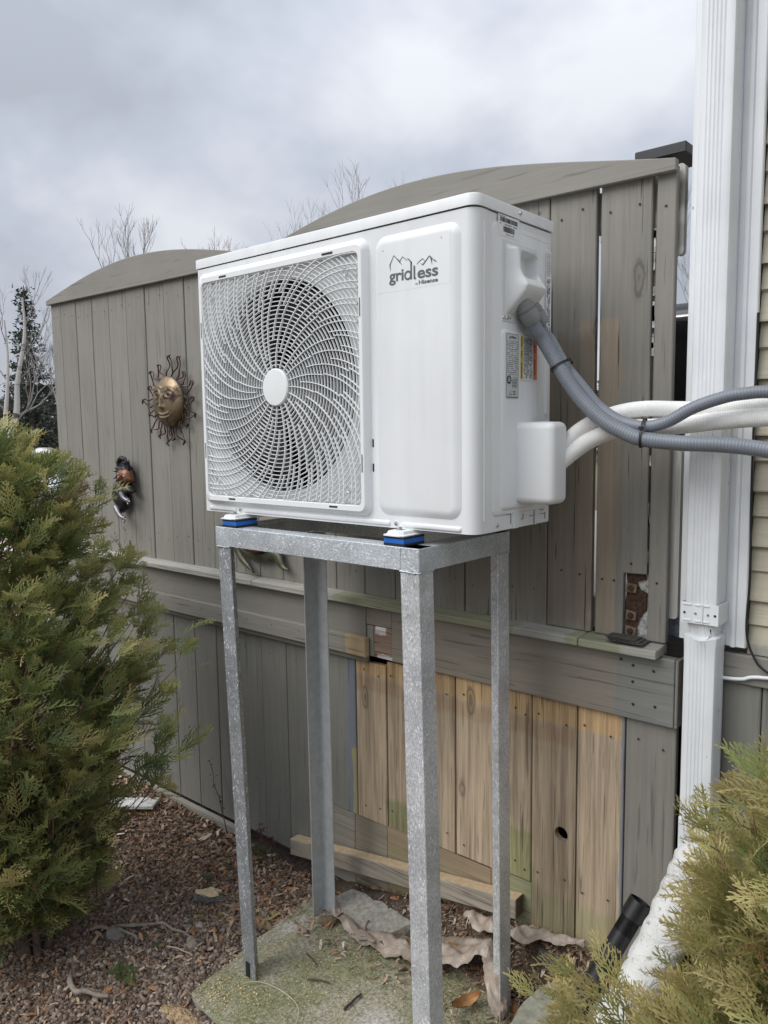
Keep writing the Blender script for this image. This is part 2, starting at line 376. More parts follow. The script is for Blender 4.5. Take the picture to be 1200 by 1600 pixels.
# ------------------------------------------------------------------ privacy fence on the deck
Yf = .45
fence = empty('privacy_fence', (0, .47, -1.3), 'grey painted board fence with two arched tops and a ledge, behind the air conditioner', 'fence')
def board(x0, x1, z0, z1, mat, y=Yf, name='board', th=.019, lean=0, gap=.0025, dy=None):
    dy = random.uniform(-.0015, .0015) if dy is None else dy
    b = MB(); v = [(x0 + gap / 2, z0), (x1 - gap / 2, z0), (x1 - gap / 2 + lean, z1), (x0 + gap / 2 + lean, z1)]
    o = MB().add([(a, y + dy, c) for a, c in v] + [(a, y + dy + th, c) for a, c in v], [(0, 1, 2, 3), (7, 6, 5, 4), (0, 4, 5, 1), (1, 5, 6, 2), (2, 6, 7, 3), (3, 7, 4, 0)]).build(name, mat, fence)
    return bev(o, .0022)
ub = [-1.709, -1.62, -1.489, -1.356, -1.222, -1.089, -.956, -.827, -.697, -.563, -.436, -.308, -.187, -.062, .064, .187, .31, .436, .562, .69, .818]
for a, b in zip(ub[:-1], ub[1:]):
    board(a, b, -.291 + random.uniform(-.002, .002), .815, PAINT if b < .45 else PAINTR, gap=.0025 if b < .4 else .004, name='board', dy=random.uniform(-.002, .002))
board(.818, .9405, -.288, .80, PAINTR, gap=.002)
# board with a notch rotted and cut out of its lower right corner
poly_prism([(.9515, -.288), (1.022, -.288), (1.022, -.13), (1.079, -.128), (1.0725, .80), (.9515, .80)], Yf, Yf + .019, 'notched_board', PAINTR, fence, w=.002)
board(1.083, 1.128, -.286, .79, PAINT, gap=.002)
# flaked debris in the shadow gap, mostly dark with pale peeling paint
PEEL = simple('peeling_paint', (.42, .42, .40), .8, var=.7, vs=70)
f_ = MB()
for i in range(15):
    z = random.uniform(-.12, .75); h = random.uniform(.008, .05); f_.box(1.0765, 1.0765 + random.uniform(.003, .0065), Yf + .006, Yf + .01, z, z + h)
o = f_.build('paint_flake', PEEL, fence); o['kind'] = 'stuff'
# arched head boards
def arch(pts, zb, name='arch_board'):
    pts = list(pts); out = [(pts[0][0], zb[0])] + [(pts[-1][0], zb[1])] + [(x, z) for x, z in reversed(pts)]
    o = poly_prism(out, .43, .449, name, PAINTX, fence, w=.002); return o
def fit_arch(pts, n=36):
    xs = np.array([p[0] for p in pts]); zs = np.array([p[1] for p in pts]); c = np.polyfit(xs, zs, 4); X_ = np.linspace(xs[0], xs[-1], n); return [(float(x), float(np.polyval(c, x))) for x in X_]
aL = [(-1.715, .817), (-1.571, .848), (-1.415, .872), (-1.269, .892), (-1.18, .900), (-1.048, .908), (-.847, .905), (-.744, .896), (-.626, .878), (-.46, .848), (-.28, .815)]
aR = [(-.275, .800), (-.116, .836), (-.019, .855), (.086, .875), (.152, .884), (.254, .893), (.338, .898), (.451, .899), (.607, .886), (.684, .877), (.781, .863), (.874, .846), (.96, .830), (1.04, .813), (1.131, .798)]
arch(fit_arch(aL), (.799, .785)); arch(fit_arch(aR), (.785, .772))
# ledge, skirt rail, trim strip
def chamf_x(name, x0, x1, prof, mat, par=None, w=.003):
    n = len(prof); o = MB().add([(x0, y, z) for y, z in prof] + [(x1, y, z) for y, z in prof], [tuple(range(n)), tuple(reversed(range(n, 2 * n)))] + [(i, (i + 1) % n, n + (i + 1) % n, n + i) for i in range(n)]).build(name, mat, par or fence)
    return bev(o, w, 2)
lp = [(.398, -.314), (.398, -.294), (.47, -.288), (.47, -.314)]
for a, b in ((-1.9, -.3), (-.298, .93), (.932, 1.125)): chamf_x('ledge_board', a, b, lp, LEDGE)
chamf_x('skirt_board', -1.9, .205, [(.43, -.50), (.43, -.3145), (.449, -.3145), (.449, -.50)], PAINTX)
chamf_x('skirt_board', .31, 1.158, [(.43, -.478), (.43, -.316), (.449, -.316), (.449, -.478)], SKIRT)
bbox('skirt_end_cap', 1.1595, 1.166, .43, .60, -.478, -.316, PAINTX, fence)
SPL = wood('splintered_board', (.27, .19, .14), 'x', crack=.8, bump=1., streak=.3, patches=[(.24, .285, -.40, -.30, (.75, .73, .70), .012, .9), (.25, .33, -.50, -.466, (.75, .73, .70), .010, .9)])
chamf_x('splintered_board', .235, .3085, [(.434, -.478), (.434, -.380), (.449, -.380), (.449, -.478)], SPL)
chamf_x('skirt_board', .206, .3085, [(.432, -.378), (.432, -.3155), (.449, -.3155), (.449, -.378)], SKIRT)
chamf_x('skirt_board', .2065, .2335, [(.434, -.478), (.434, -.380), (.449, -.380), (.449, -.478)], PAINTX)
chamf_x('trim_strip', -1.9, .215, [(.41, -.478), (.41, -.417), (.4295, -.417), (.4295, -.478)], wood('trim_paint', GP, 'x', streak=.06, patches=[(.135, .3, -.5, -.4, (.45, .345, .20), .012, .9)]))
bbox('end_grain', .2155, .219, .41, .4295, -.478, -.417, CUT, fence, .001)
bbox('backing_rail', -1.72, 1.08, .4705, .508, -.47, -.32, DARK, fence)
bbox('backing_rail', -1.72, 1.02, .4705, .508, .68, .77, PAINTX, fence)
bbox('backing_rail', -1.72, 1.02, .4705, .508, -.28, -.20, PAINTX, fence)
# lower boards
lb = [-1.9, -1.76, -1.63, -1.50, -1.365, -1.233, -1.105, -.975, -.849, -.712, -.576, -.446, -.316, -.185, -.055]
for a, b in zip(lb[:-1], lb[1:]): board(a, b, -1.262, -.502, LOWP)
board(-.055, .14, -1.027, -.502, LOWP)
for a, b in ((.14, .268), (.268, .395), (.395, .528), (.528, .706 - .06), (.646, .706)):
    pass
for i, (a, b) in enumerate(((.1415, .2675), (.2695, .395), (.396, .5265), (.5295, .7), (.702, .7785))):
    board(a, b, (-1.026, -1.024, -1.022, -1.018, -1.010)[i], (-.505, -.49, -.4795, -.4795, -.4795)[i], BARE, gap=.003, dy=random.uniform(-.002, .004))
bot = -1.27
# board with the round hole
def holed_board(x0, x1, z0, z1, hx, hz, rx, rz, mat):
    n = 24; ang = [2 * math.pi * i / n + R(7.5) for i in range(n)]
    inn = [(hx + rx * math.cos(a), hz + rz * math.sin(a)) for a in ang]; out = []
    for a in ang:
        dx_, dz_ = math.cos(a), math.sin(a); t = 9
        if dx_ > 0: t = min(t, (x1 - hx) / dx_)
        if dx_ < 0: t = min(t, (x0 - hx) / dx_)
        zz = hz + t * dz_
        out.append((hx + t * dx_, max(min(zz, hz + .09), hz - .09)))
    # square ring around the hole then plain slabs above and below
    mid = []
    for a in ang:
        dx_, dz_ = math.cos(a), math.sin(a); t = min((x1 - hx) / dx_ if dx_ > 1e-6 else 9, (x0 - hx) / dx_ if dx_ < -1e-6 else 9, .07 / abs(dz_) if abs(dz_) > 1e-6 else 9); mid.append((hx + t * dx_, hz + t * dz_))
    cs = [(x1, hz + .07), (x0, hz + .07), (x0, hz - .07), (x1, hz - .07)]
    mb = MB(); ys = (Yf, Yf + .019)
    allp = [[(p[0], y, p[1]) for p in l] for y in ys for l in (inn, mid)]
    v = [q for l in allp for q in l]; f = []
    for i in range(n):
        j = (i + 1) % n; f += [(i, j, n + j, n + i), (2 * n + i, 3 * n + i, 3 * n + j, 2 * n + j), (i, 2 * n + i, 2 * n + j, j)]
    mb.add(v, f)
    for cx_, cz_ in cs:
        i = [q for q in range(n) if (mid[q][0] - cx_) * 1 and True]
        ds = sorted(range(n), key=lambda q: (mid[q][0] - cx_) ** 2 + (mid[q][1] - cz_) ** 2)[:2]
        mb.add([(mid[ds[0]][0], Yf, mid[ds[0]][1]), (mid[ds[1]][0], Yf, mid[ds[1]][1]), (cx_, Yf, cz_)], [(0, 1, 2)])
    mb.add([(x0, Yf, hz + .07), (x1, Yf, hz + .07), (x1, Yf, z1), (x0, Yf, z1), (x0, Yf, z0), (x1, Yf, z0), (x1, Yf, hz - .07), (x0, Yf, hz - .07)], [(0, 1, 2, 3), (4, 5, 6, 7)])
    for xx in (x0, x1): mb.add([(xx, Yf, z0), (xx, Yf, z1), (xx, Yf + .019, z1), (xx, Yf + .019, z0)], [(0, 1, 2, 3)])
    o = mb.build('holed_board', mat, fence, recalc=False); return o
holed_board(.7805, .9065, bot, -.4795, .867, -.843, .019, .0195, BARE)
board(.9085, 1.0345, bot, -.4795, BARE, dy=.001)
board(1.0365, 1.160, bot, -.4795, PAINT)
bbox('dark_backing', -1.7, 1.16, .60, .61, -1.3, -.48, DARK, fence)
# kick boards under the bare boards
for a, b, z in ((-.055, .125, -1.029), (.1265, .262, -1.027), (.2635, .6485, -1.024), (.65, .7785, -1.013)):
    chamf_x('kick_board', a, b, [(.452, -1.28), (.452, z), (.470, z), (.470, -1.28)], KICK, w=.0015)
# base strip along the soil at the left
chamf_x('base_strip', -1.9, -.42, [(.428, -1.30), (.428, -1.272), (.447, -1.268), (.447, -1.30)], wood('base_strip_wood', (.30, .28, .24), 'x', streak=.15))
# rusty bracket in the rotted notch
RUST = simple('rusty_steel', (.065, .033, .021), .9, var=.55, vs=120, bump=1., bs=150, bd=.003)
RUSTL = simple('rust_washer', (.19, .13, .09), .85, var=.4, vs=150, bump=.6)
pts = [(1.026, -.275), (1.05, -.278), (1.058, -.24), (1.076, -.215), (1.077, -.175), (1.06, -.168), (1.05, -.150), (1.074, -.142), (1.07, -.128), (1.024, -.130), (1.028, -.16), (1.024, -.20)]
br = poly_prism(pts, .4625, .467, 'rusty_bracket', RUST, fence, w=.001)
for z in (-.165, -.232, -.270):
    p_ = poly_prism([(1.027, z - .011), (1.052, z - .012), (1.054, z + .008), (1.028, z + .012)], .456, .4615, 'washer', RUSTL, br, w=.001)
    MB().lathe([(.0075, 0), (.0075, -.005), (.005, -.007)], (1.040, .456, z), 'y', 6).build('bolt', RUST, br)
poly_prism([(1.021, -.285), (1.08, -.288), (1.078, -.13), (1.055, -.20), (1.066, -.255), (1.03, -.262), (1.024, -.2)], .4675, .4695, 'peeled_felt', PEEL, fence)
for j in range(3): bbox('shingle_scrap', 1.01 - j * .006, 1.092 - j * .01, .40 + j * .004, .452, -.2865 + j * .0028, -.2845 + j * .0028, simple('shingle', (.06, .055, .05), .95, var=.5, vs=90), fence, .0005)
# screw and nail heads
nm = MB()
def nail(x, y, z, r=.0034): nm.lathe([(r * .78, 0), (r * .62, -.0006)], (x, y, z), 'y', 7)
for a, b in zip(ub[:-1], ub[1:]):
    for x in (a + .03, b - .03):
        nail(x + random.uniform(-.008, .008), Yf - .0022, .74 + random.uniform(-.02, .015), .0028); nail(x + random.uniform(-.008, .008), Yf - .0022, -.20 + random.uniform(-.02, .02), .0028)
for x, z in ((.85, .72), (.905, .735), (.975, .715), (1.045, .72), (1.105, .705), (.86, -.14), (.91, -.145), (.97, -.15), (1.0, -.15), (1.042, -.105), (1.105, -.145)): nail(x, Yf - .0022, z, .004)
for i, x in enumerate((.18, .24, .29, .37, .43, .50, .56, .66, .73, .76, .80, .88, .93, 1.0, 1.07, 1.13)):
    nail(x, Yf - .004, -.53 - .012 * (i % 2), .0038); nail(x, Yf - .004, -.98 + .008 * (i % 3), .0038)
for x, z in ((1.06, -.345), (1.06, -.385), (1.11, -.35), (1.062, -.44), (1.115, -.435), (1.03, -.335)): nail(x, .4285, z, .0048)
for x in np.arange(-1.2, .1, .133):
    nail(x, Yf - .0022, -.56, .0026); nail(x + .04, Yf - .0022, -1.05, .0026); nail(x + .06, .4085, -.44, .0026)
o = nm.build('nail_head', simple('nail_steel', (.045, .035, .03), .6, .4), fence); o['kind'] = 'stuff'
# post behind the right end of the fence with its black cap
post = empty('fence_post', (1.075, .53, -1.3), 'white post with a flat black cap rising behind the right end of the fence', 'post')
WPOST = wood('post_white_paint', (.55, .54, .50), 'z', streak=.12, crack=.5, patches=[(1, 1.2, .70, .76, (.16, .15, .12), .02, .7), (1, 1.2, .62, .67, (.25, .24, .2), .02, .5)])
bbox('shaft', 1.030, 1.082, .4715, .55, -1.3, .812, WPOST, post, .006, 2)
bbox('cap', 1.022, 1.139, .468, .585, .818, .842, simple('cap_black', (.022, .022, .025), .4), post, .002)
# rounded end pieces seen at the fence edge
for a, b, c_ in ((.60, .797, 1.136), (-.23, .165, 1.145)):
    poly_prism(rrect(1.1165, c_, a, b, .009), .474, .494, 'end_bracket', WPOST, post)

# ------------------------------------------------------------------ house wall, trim, downspout
house = empty('house', (2.5, 2.5, -1.3), 'house corner clad in beige lap siding with a white corner trim and grey skirting', 'house')
SIDING = wood('beige_vinyl_siding', (.47, .435, .335), 'x', crack=.15, bump=.55, streak=.06, rough=.6, rv=.02, patches=[(1.3, 1.36, -.30, -.255, (.27, .27, .24), .02, .9)])
k = NT('white_aluminium'); p = k.pos(); n = k.noise(k.mapv(p, (55, 55, 2.2)), 1, 5, .65); n2 = k.noise(p, 7, 4, .6); sc_ = k.math('MULTIPLY', k.ss(k.vor(k.mapv(p, (1, 1, .45)), 42), .085, .05), k.ss(k.noise(p, 5, 2), .52, .60))
c = k.scale((.80, .82, .835), k.math('MULTIPLY', k.ss(n, .3, .7, .93, 1.02), k.ss(n2, .3, .7, .95, 1.03))); c = k.mix(k.math('MULTIPLY', sc_, .75), c, (.16, .15, .14)); k.col(c); k.rough(k.ss(n2, .3, .7, .32, .5)); k.bump(k.noise(p, 30, 3), .15, .002); WTRIM = k.m
zs = [-.277 + .1185 * i for i in range(24)]
for i, z in enumerate(zs):
    pr = [(.4685, z + .1225), (.4670, z + .1225), (.4560, z + .066), (.4640, z + .060), (.4525, z + .004), (.4525, z), (.462, z), (.475, z + .1)]
    o = MB().add([(1.306, y, q) for y, q in pr] + [(4.6, y, q) for y, q in pr], [(j, (j + 1) % 8, 8 + (j + 1) % 8, 8 + j) for j in range(8)]).build('siding_board', SIDING, house)
tp = [(1.163, .60), (1.163, .440), (1.166, .438), (1.274, .438), (1.277, .430), (1.281, .428), (1.2855, .430), (1.2875, .436), (1.3045, .436), (1.3065, .438), (1.3065, .449), (1.298, .451)]
n = len(tp); MB().add([(x, y, -.262) for x, y in tp] + [(x, y, 2.57) for x, y in tp], [(i, i + 1, n + i + 1, n + i) for i in range(n - 1)]).build('corner_trim', WTRIM, house, recalc=False)
bbox('wall_core', 1.175, 4.6, .49, 4.6, -.30, 2.57, simple('house_side', (.36, .335, .235), .7), house, .004)
bbox('eave', .9, 4.9, .1, 4.9, 2.58, 2.75, WTRIM, house, .01)
chamf_x('skirt_rail', 1.19, 4.6, [(.442, -.345), (.442, -.279), (.47, -.279), (.47, -.345)], PAINTX, house)
for a in np.arange(1.205, 3.2, .1335): 
    o = board(a, a + .1335, -1.3, -.347, LOWP, y=.456, name='skirt_plank'); o.parent = house; o.location = Vector((0, .47, -1.3)) - house.location
bbox('foundation', 1.17, 4.6, .50, .6, -1.4, -.29, DARK, house)

ds = empty('downspout', (1.23, .40, -.78), 'white ribbed rectangular downspout with a dent and a bracket, down the house corner', 'downspout')
def ds_section(z, pinch=0):
    x0, x1, y0, y1 = 1.194 + pinch * .3, 1.2635 - pinch * .6, .376 + pinch, .434
    pts = [(x0, y1)]; pts += [(x0, y0 + .008), (x0 + .0025, y0 + .0025), (x0 + .008, y0)]
    g0 = [.018, .026, .034, .042, .050]
    for gx in g0: pts += [(x0 + gx - .0028, y0), (x0 + gx, y0 + .0022), (x0 + gx + .0014, y0)]
    pts += [(x1 - .008, y0), (x1 - .0025, y0 + .0025), (x1, y0 + .008)]
    for gy in (.018, .026, .034, .042): pts += [(x1, y0 + gy - .002), (x1 - .0016, y0 + gy), (x1, y0 + gy + .001)]
    pts += [(x1, y1)]
    return [(x, y, z) for x, y in pts]
lv = [(2.55, 0), (-.13, 0), (-.19, .001), (-.218, .008), (-.236, .015), (-.240, -.004), (-.262, -.001), (-.30, 0), (-.70, 0)]
mb = MB(); loops = [ds_section(z, p) for z, p in lv]
for i, (z, p) in enumerate(lv):
    if -.26 < z < -.21: loops[i] = [(x, y + (.004 * math.sin((x - 1.19) * 95)), zz + .004 * math.cos((x - 1.19) * 80)) for x, y, zz in loops[i]]
mb.rings(loops, caps=True); mb.build('pipe', WTRIM, ds, smooth=28)
o = MB().rings([[(x * 1.0 - .0015 if x < 1.22 else x + .0015, y - .0018 if y < .42 else y, z) for x, y, z in ds_section(zz)] for zz in (-.66, -.735)]).build('sleeve', WTRIM, ds, smooth=28)
bk = MB(); x0, x1, y0 = 1.1905, 1.2668, .3725
bk.add([(x0, .436, -.207), (x0, y0, -.207), (x1, y0, -.207), (x1, .436, -.207), (x0, .436, -.162), (x0, y0, -.162), (x1, y0, -.162), (x1, .436, -.162)], [(0, 1, 5, 4), (1, 2, 6, 5), (2, 3, 7, 6)])
bracket = bk.build('bracket', WTRIM, ds, recalc=False)
sm = bracket.modifiers.new('solid', 'SOLIDIFY'); sm.thickness = .002; sm.offset = 1
for a, b in ((1.193, 1.212), (1.219, 1.232), (1.237, 1.250)):
    for z in (-.168, -.203): bbox('rib', a, b, y0 - .0035, y0 - .0022, z, z + .004, WTRIM, bracket, .0008)
bbox('lock_seam', 1.2335, 1.2365, y0 - .0045, y0 - .002, -.207, -.162, WTRIM, bracket, .0008)
for x, m in ((1.197, BLACK), (1.2205, SCREW), (1.247, SCREW), (1.2615, BLACK)): MB().lathe([(.0028, 0), (.0022, -.001)], (x, y0 - .0022, -.185), 'y', 10).build('rivet', m, bracket)
# cloth wrapped drain leading from the downspout to the right foreground
k = NT('wrapped_cloth'); p = k.pos(); n = k.noise(k.mapv(p, (18, 18, 30)), 1, 6, .6, 1.2); st_ = k.noise(p, 14, 3)
c = k.mix(k.ss(st_, .62, .72), (.74, .74, .72), (.62, .36, .44)); c = k.mix(k.ss(k.noise(p, 60, 4), .6, .72), c, (.4, .39, .33)); k.col(c); k.rough(.8); k.bump(n, 1., .012); CLOTH = k.m
path = smoothpath([(1.229, .405, -.725), (1.226, .375, -.765), (1.214, .345, -.835), (1.195, .30, -.915), (1.165, .24, -1.01), (1.13, .17, -1.10), (1.09, .09, -1.17), (1.04, -.02, -1.225), (.98, -.15, -1.25)], 6)
mb = MB(); mb.tube(path, [.036 + .014 * min(1, i / 14) + .002 * math.sin(i * 1.9) for i in range(len(path))], 20)
o = mb.build('wrapped_drain_pipe', CLOTH, smooth=80); tag(o, 'drain pipe wrapped in white cloth at the foot of the downspout', 'pipe')
# black drain pipe with an open end beside it
bp_ = empty('black_drain_pipe', (1.05, .25, -1.1), 'short black plastic drain pipe with an open end beside the cloth wrapped pipe', 'pipe')
a, b = Vector((1.138, .315, -.853)), Vector((1.0, .13, -1.205)); d = (b - a).normalized()
MB().tube([a + d * .03, a + d * .2, b], .0225, 24, caps=False).build('barrel', BLACK, bp_, smooth=40)
mb = MB(); mb.tube([a, a + d * .001, a + d * .043], [.024, .0265, .0265], 24, caps=False); mb.tube([a + d * .0005, a + d * .08], [.0225, .0225], 24, caps=False); mb.build('collar', BLACK, bp_, smooth=40)
MB().tube([a + d * .075, a + d * .08], .0222, 24).build('inner_stop', DARK, bp_)
# cables on the house
def cable(name, pts, r, mat, label, cat='cable'):
    mb = MB(); mb.tube(smoothpath(pts, 6), r, 8); o = mb.build(name, mat, smooth=60); return tag(o, label, cat)
cable('cable', [(1.309, .431, .45), (1.3085, .431, .1), (1.312, .431, -.10), (1.309, .431, -.22), (1.325, .431, -.275), (1.355, .431, -.306), (1.45, .431, -.34), (1.6, .435, -.36)], .0026, BLACK, 'thin black cable hanging along the right edge of the white corner trim')
cable('cable', [(1.22, .438, -.337), (1.262, .436, -.336), (1.302, .434, -.331), (1.355, .433, -.318), (1.6, .433, -.305), (2.0, .435, -.30)], .0042, WTRIM, 'white cable running across the grey skirting right of the downspout')

# ------------------------------------------------------------------ things behind the gap: barbecue
bq = empty('barbecue', (1.30, 1.10, -.3), 'black barbecue on the deck seen through the gap between fence and house', 'barbecue')
bbox('lid', .86, 1.16, .80, 1.30, .12, .55, simple('bbq_black', (.008, .009, .012), .3), bq, .05, 4)
bbox('cabinet', .88, 1.15, .82, 1.28, -.30, .11, simple('bbq_steel', (.10, .105, .11), .35, .6), bq, .01, 2)
MB().tube([(.90, .77, .50), (1.14, .77, .50)], .010, 10).build('handle', SCREW, bq, smooth=40)
bbox('deck', -1.75, 1.16, .60, 3.2, -.36, -.30, PAINTX, None, .004)
dk = bpy.data.objects['deck']; tag(dk, 'grey boarded deck floor behind the privacy fence', 'deck')
bag = bbox('bag', 1.10, 1.158, .52, .59, -.29, .10, simple('bag_blue_white', (.30, .34, .42), .6, var=.5, vs=60), None, .012, 2)
tag(bag, 'pale blue bag standing behind the fence end beside the house trim', 'bag')

# ================================================================== air conditioner
WU, DU, HU = .90, .307, .682
ac = empty('air_conditioner', (.45, .15, -.008), 'white outdoor air conditioner unit with a round spiral fan grille, on the metal stand', 'air conditioner')
HC, HZ, RH = .318, .329, .268          # fan centre and opening radius
rc = .024
# front sheet with the round fan opening
def front_sheet():
    x0, x1, z0, z1 = .003, WU - rc, .002, .6545
    ang = sorted(set([2 * math.pi * i / 96 for i in range(96)] + [math.atan2(z - HZ, x - HC) % (2 * math.pi) for x in (x0, x1) for z in (z0, z1)]))
    inn, out = [], []
    for a in ang:
        c, s = math.cos(a), math.sin(a); t = 9
        if c > 1e-9: t = min(t, (x1 - HC) / c)
        if c < -1e-9: t = min(t, (x0 - HC) / c)
        if s > 1e-9: t = min(t, (z1 - HZ) / s)
        if s < -1e-9: t = min(t, (z0 - HZ) / s)
        inn.append((HC + RH * c, HZ + RH * s)); out.append((HC + t * c, HZ + t * s))
    n = len(ang); mb = MB()
    bell = [(RH, 0), (RH - .006, .003), (RH - .008, .010), (RH - .008, .014)]
    loops = [[(x, 0., z) for x, z in out]]
    for r, y in bell: loops.append([(HC + r * math.cos(a), y, HZ + r * math.sin(a)) for a in ang])
    mb.rings(loops, caps=False)
    # rounded right corner and short return on the right side, then the left return
    prof = [(WU - rc + rc * math.sin(R(t)), rc - rc * math.cos(R(t))) for t in range(0, 91, 9)] + [(WU, .0445)]
    mb.rings([[(x, y, .002) for x, y in prof], [(x, y, .6545) for x, y in prof]], caps=False)
    # (open strip: drop the closing quad)
    mb.f = [f for f in mb.f]
    return mb, len(prof)
mb, npf = front_sheet()
mb.f.pop()                                # closing quad of the corner strip
mb.rings([[(.003, 0, .002), (0, .003, .002), (0, .30, .002), (0, .302, .002)], [(.003, 0, .6545), (0, .003, .6545), (0, .30, .6545), (0, .302, .6545)]], caps=False); mb.f.pop()
o = mb.build('front_panel', WHITE, ac, recalc=False); auto_smooth(o, 30)
# bottom lip under the front edge
lipm = MB(); lp_ = [(.003, .001)] + [(WU - rc + (rc - .001) * math.sin(R(t)), rc - (rc - .001) * math.cos(R(t))) for t in range(0, 91, 9)] + [(WU - .001, .30), (.003, .30)]
lipm.rings([[(x, y, .002) for x, y in lp_], [(x, y, .016) for x, y in lp_]]); lipm.build('base_pan', WHITE, ac)
# top cover, with its seam
def cover_loop(z, e):
    l = [(-.002 + e, -.002 + e)]; l += [(WU + .003 - rc - e + (rc) * math.sin(R(t)), -.003 + e + rc - rc * math.cos(R(t))) for t in range(0, 91, 9)]
    l += [(WU + .003 - e, DU + .003 - e), (-.002 + e, DU + .003 - e)]; return [(x, y, z) for x, y in l]
mb = MB(); mb.rings([cover_loop(.6575, .0), cover_loop(.6785, .0), cover_loop(.6808, .0010), cover_loop(.682, .0035)]); auto_smooth(mb.build('top_cover', WHITE, ac), 40)
MB().rings([cover_loop(.640, .008), cover_loop(.662, .008)]).build('seam_shade_strip', DARK, ac)  # dark strip added to stand for the shade in the seam gap
# left/back closing panels and right side panel
bbox('back_panel', .004, WU - .004, .302, .306, .002, .6545, WHITE, ac, .001)
bbox('side_panel', WU - .012, WU - .0005, .0460, .3065, .001, .6545, WHITE, ac, .001)
sp = [o for o in ac.children if o.name.startswith('side_panel')][0]
# embossed shapes
def emboss(name, plane, x0, x1, z0, z1, r, h, inset, parent, mat=WHITE, n=6, base=0.0, seg=3):
    mb = MB(); loops = []
    for t in [0] + [i / seg for i in range(1, seg + 1)]:
        e = inset * t; hh = base + h * math.sin(t * math.pi / 2) if seg > 1 else base + h * t
        q = rrect(x0 + e, x1 - e, z0 + e, z1 - e, max(r - e, .0008), n)
        loops.append([(a, -hh, b) if plane == 'front' else (WU - .0005 + hh, a, b) for a, b in q])
    mb.rings([[((x, .002, z) if plane == 'front' else (WU - .004, y, z)) for x, y, z in loops[0]]] + loops)
    o = mb.build(name, mat, parent); auto_smooth(o, 42); return o
emboss('raised_panel', 'front', .640, .8665, .030, .634, .030, .0085, .020, ac, seg=4)
emboss('rib', 'front', .018, .134, .0055, .0185, .006, .004, .004, ac)
emboss('rib', 'front', .163, .674, .0055, .0185, .006, .004, .004, ac)
emboss('rib', 'front', .706, .866, .0045, .0175, .006, .004, .004, ac)
for x in (.1505, .690):
    MB().lathe([(.0085, 0), (.0075, -.0015), (.0045, -.0004)], (x, 0, .0115), 'y', 16).build('screw_boss', WHITE, ac, smooth=40)
    MB().lathe([(.0042, -.001), (.0036, -.003), (.0015, -.0036)], (x, 0, .0115), 'y', 12).build('screw', SCREW, ac, smooth=40)
# corner bead on the front panel return
MB().tube([(WU + .0002, .031, .028), (WU + .0002, .031, .632)], .0022, 8).build('bead', WHITE, ac, smooth=50)
MB().tube([(WU - .0008, .0452, .003), (WU - .0008, .0452, .6545)], .0012, 8).build('panel_edge', WHITE, ac, smooth=50)
# stepped embossing of the side panel
emboss('rib_frame', 'side', .060, .298, .033, .640, .018, .0034, .005, sp)
emboss('rib_field', 'side', .070, .288, .043, .630, .014, -.002, .003, sp, base=.0027) if False else None
emboss('raised_field', 'side', .088, .240, .043, .4265, .014, .0052, .008, sp, base=.0030)
emboss('raised_rib', 'side', .272, .292, .245, .617, .009, .004, .007, sp, base=.0024)
# top right stepping edge
MB().tube([(WU + .002, .17, .631), (WU + .002, .282, .628)], .0016, 6).build('bead', WHITE, sp, smooth=50)
def sscrew(y, z, r=.0045, b=0.0):
    MB().lathe([(r, b), (r * .85, b + .0022), (r * .35, b + .0034)], (WU, y, z), 'x', 12).build('screw', SCREW, sp, smooth=40)
sscrew(.165, .6705, .0045, .003); sscrew(.082, .014)
# lower right fittings plate
bbox('corner_tab', WU - .001, WU + .003, .1445, .166, .001, .052, WHITE, sp, .001)
bbox('corner_tab', WU - .001, WU + .0035, .2385, .2425, .001, .045, WHITE, sp, .001)
lm = MB()
for y0_, y1_, z0_, z1_ in ((.117, .136, .0335, .0345), (.1355, .1365, .012, .0335), (.173, .236, .0365, .0375), (.2355, .2362, .0, .0365), (.178, .188, .018, .019), (.1875, .1885, .018, .030), (.215, .232, .022, .023), (.250, .300, .040, .041), (.262, .290, .0225, .0235), (.2865, .2875, .010, .0225), (.262, .280, .031, .0322), (.118, .134, .0395, .0402)):
    lm.box(WU, WU + .0012, y0_, y1_, max(z0_, .003), max(z1_, .004))
lm.build('knockout_outline', simple('groove_grey', (.12, .12, .12), .6), sp)['kind'] = 'stuff'
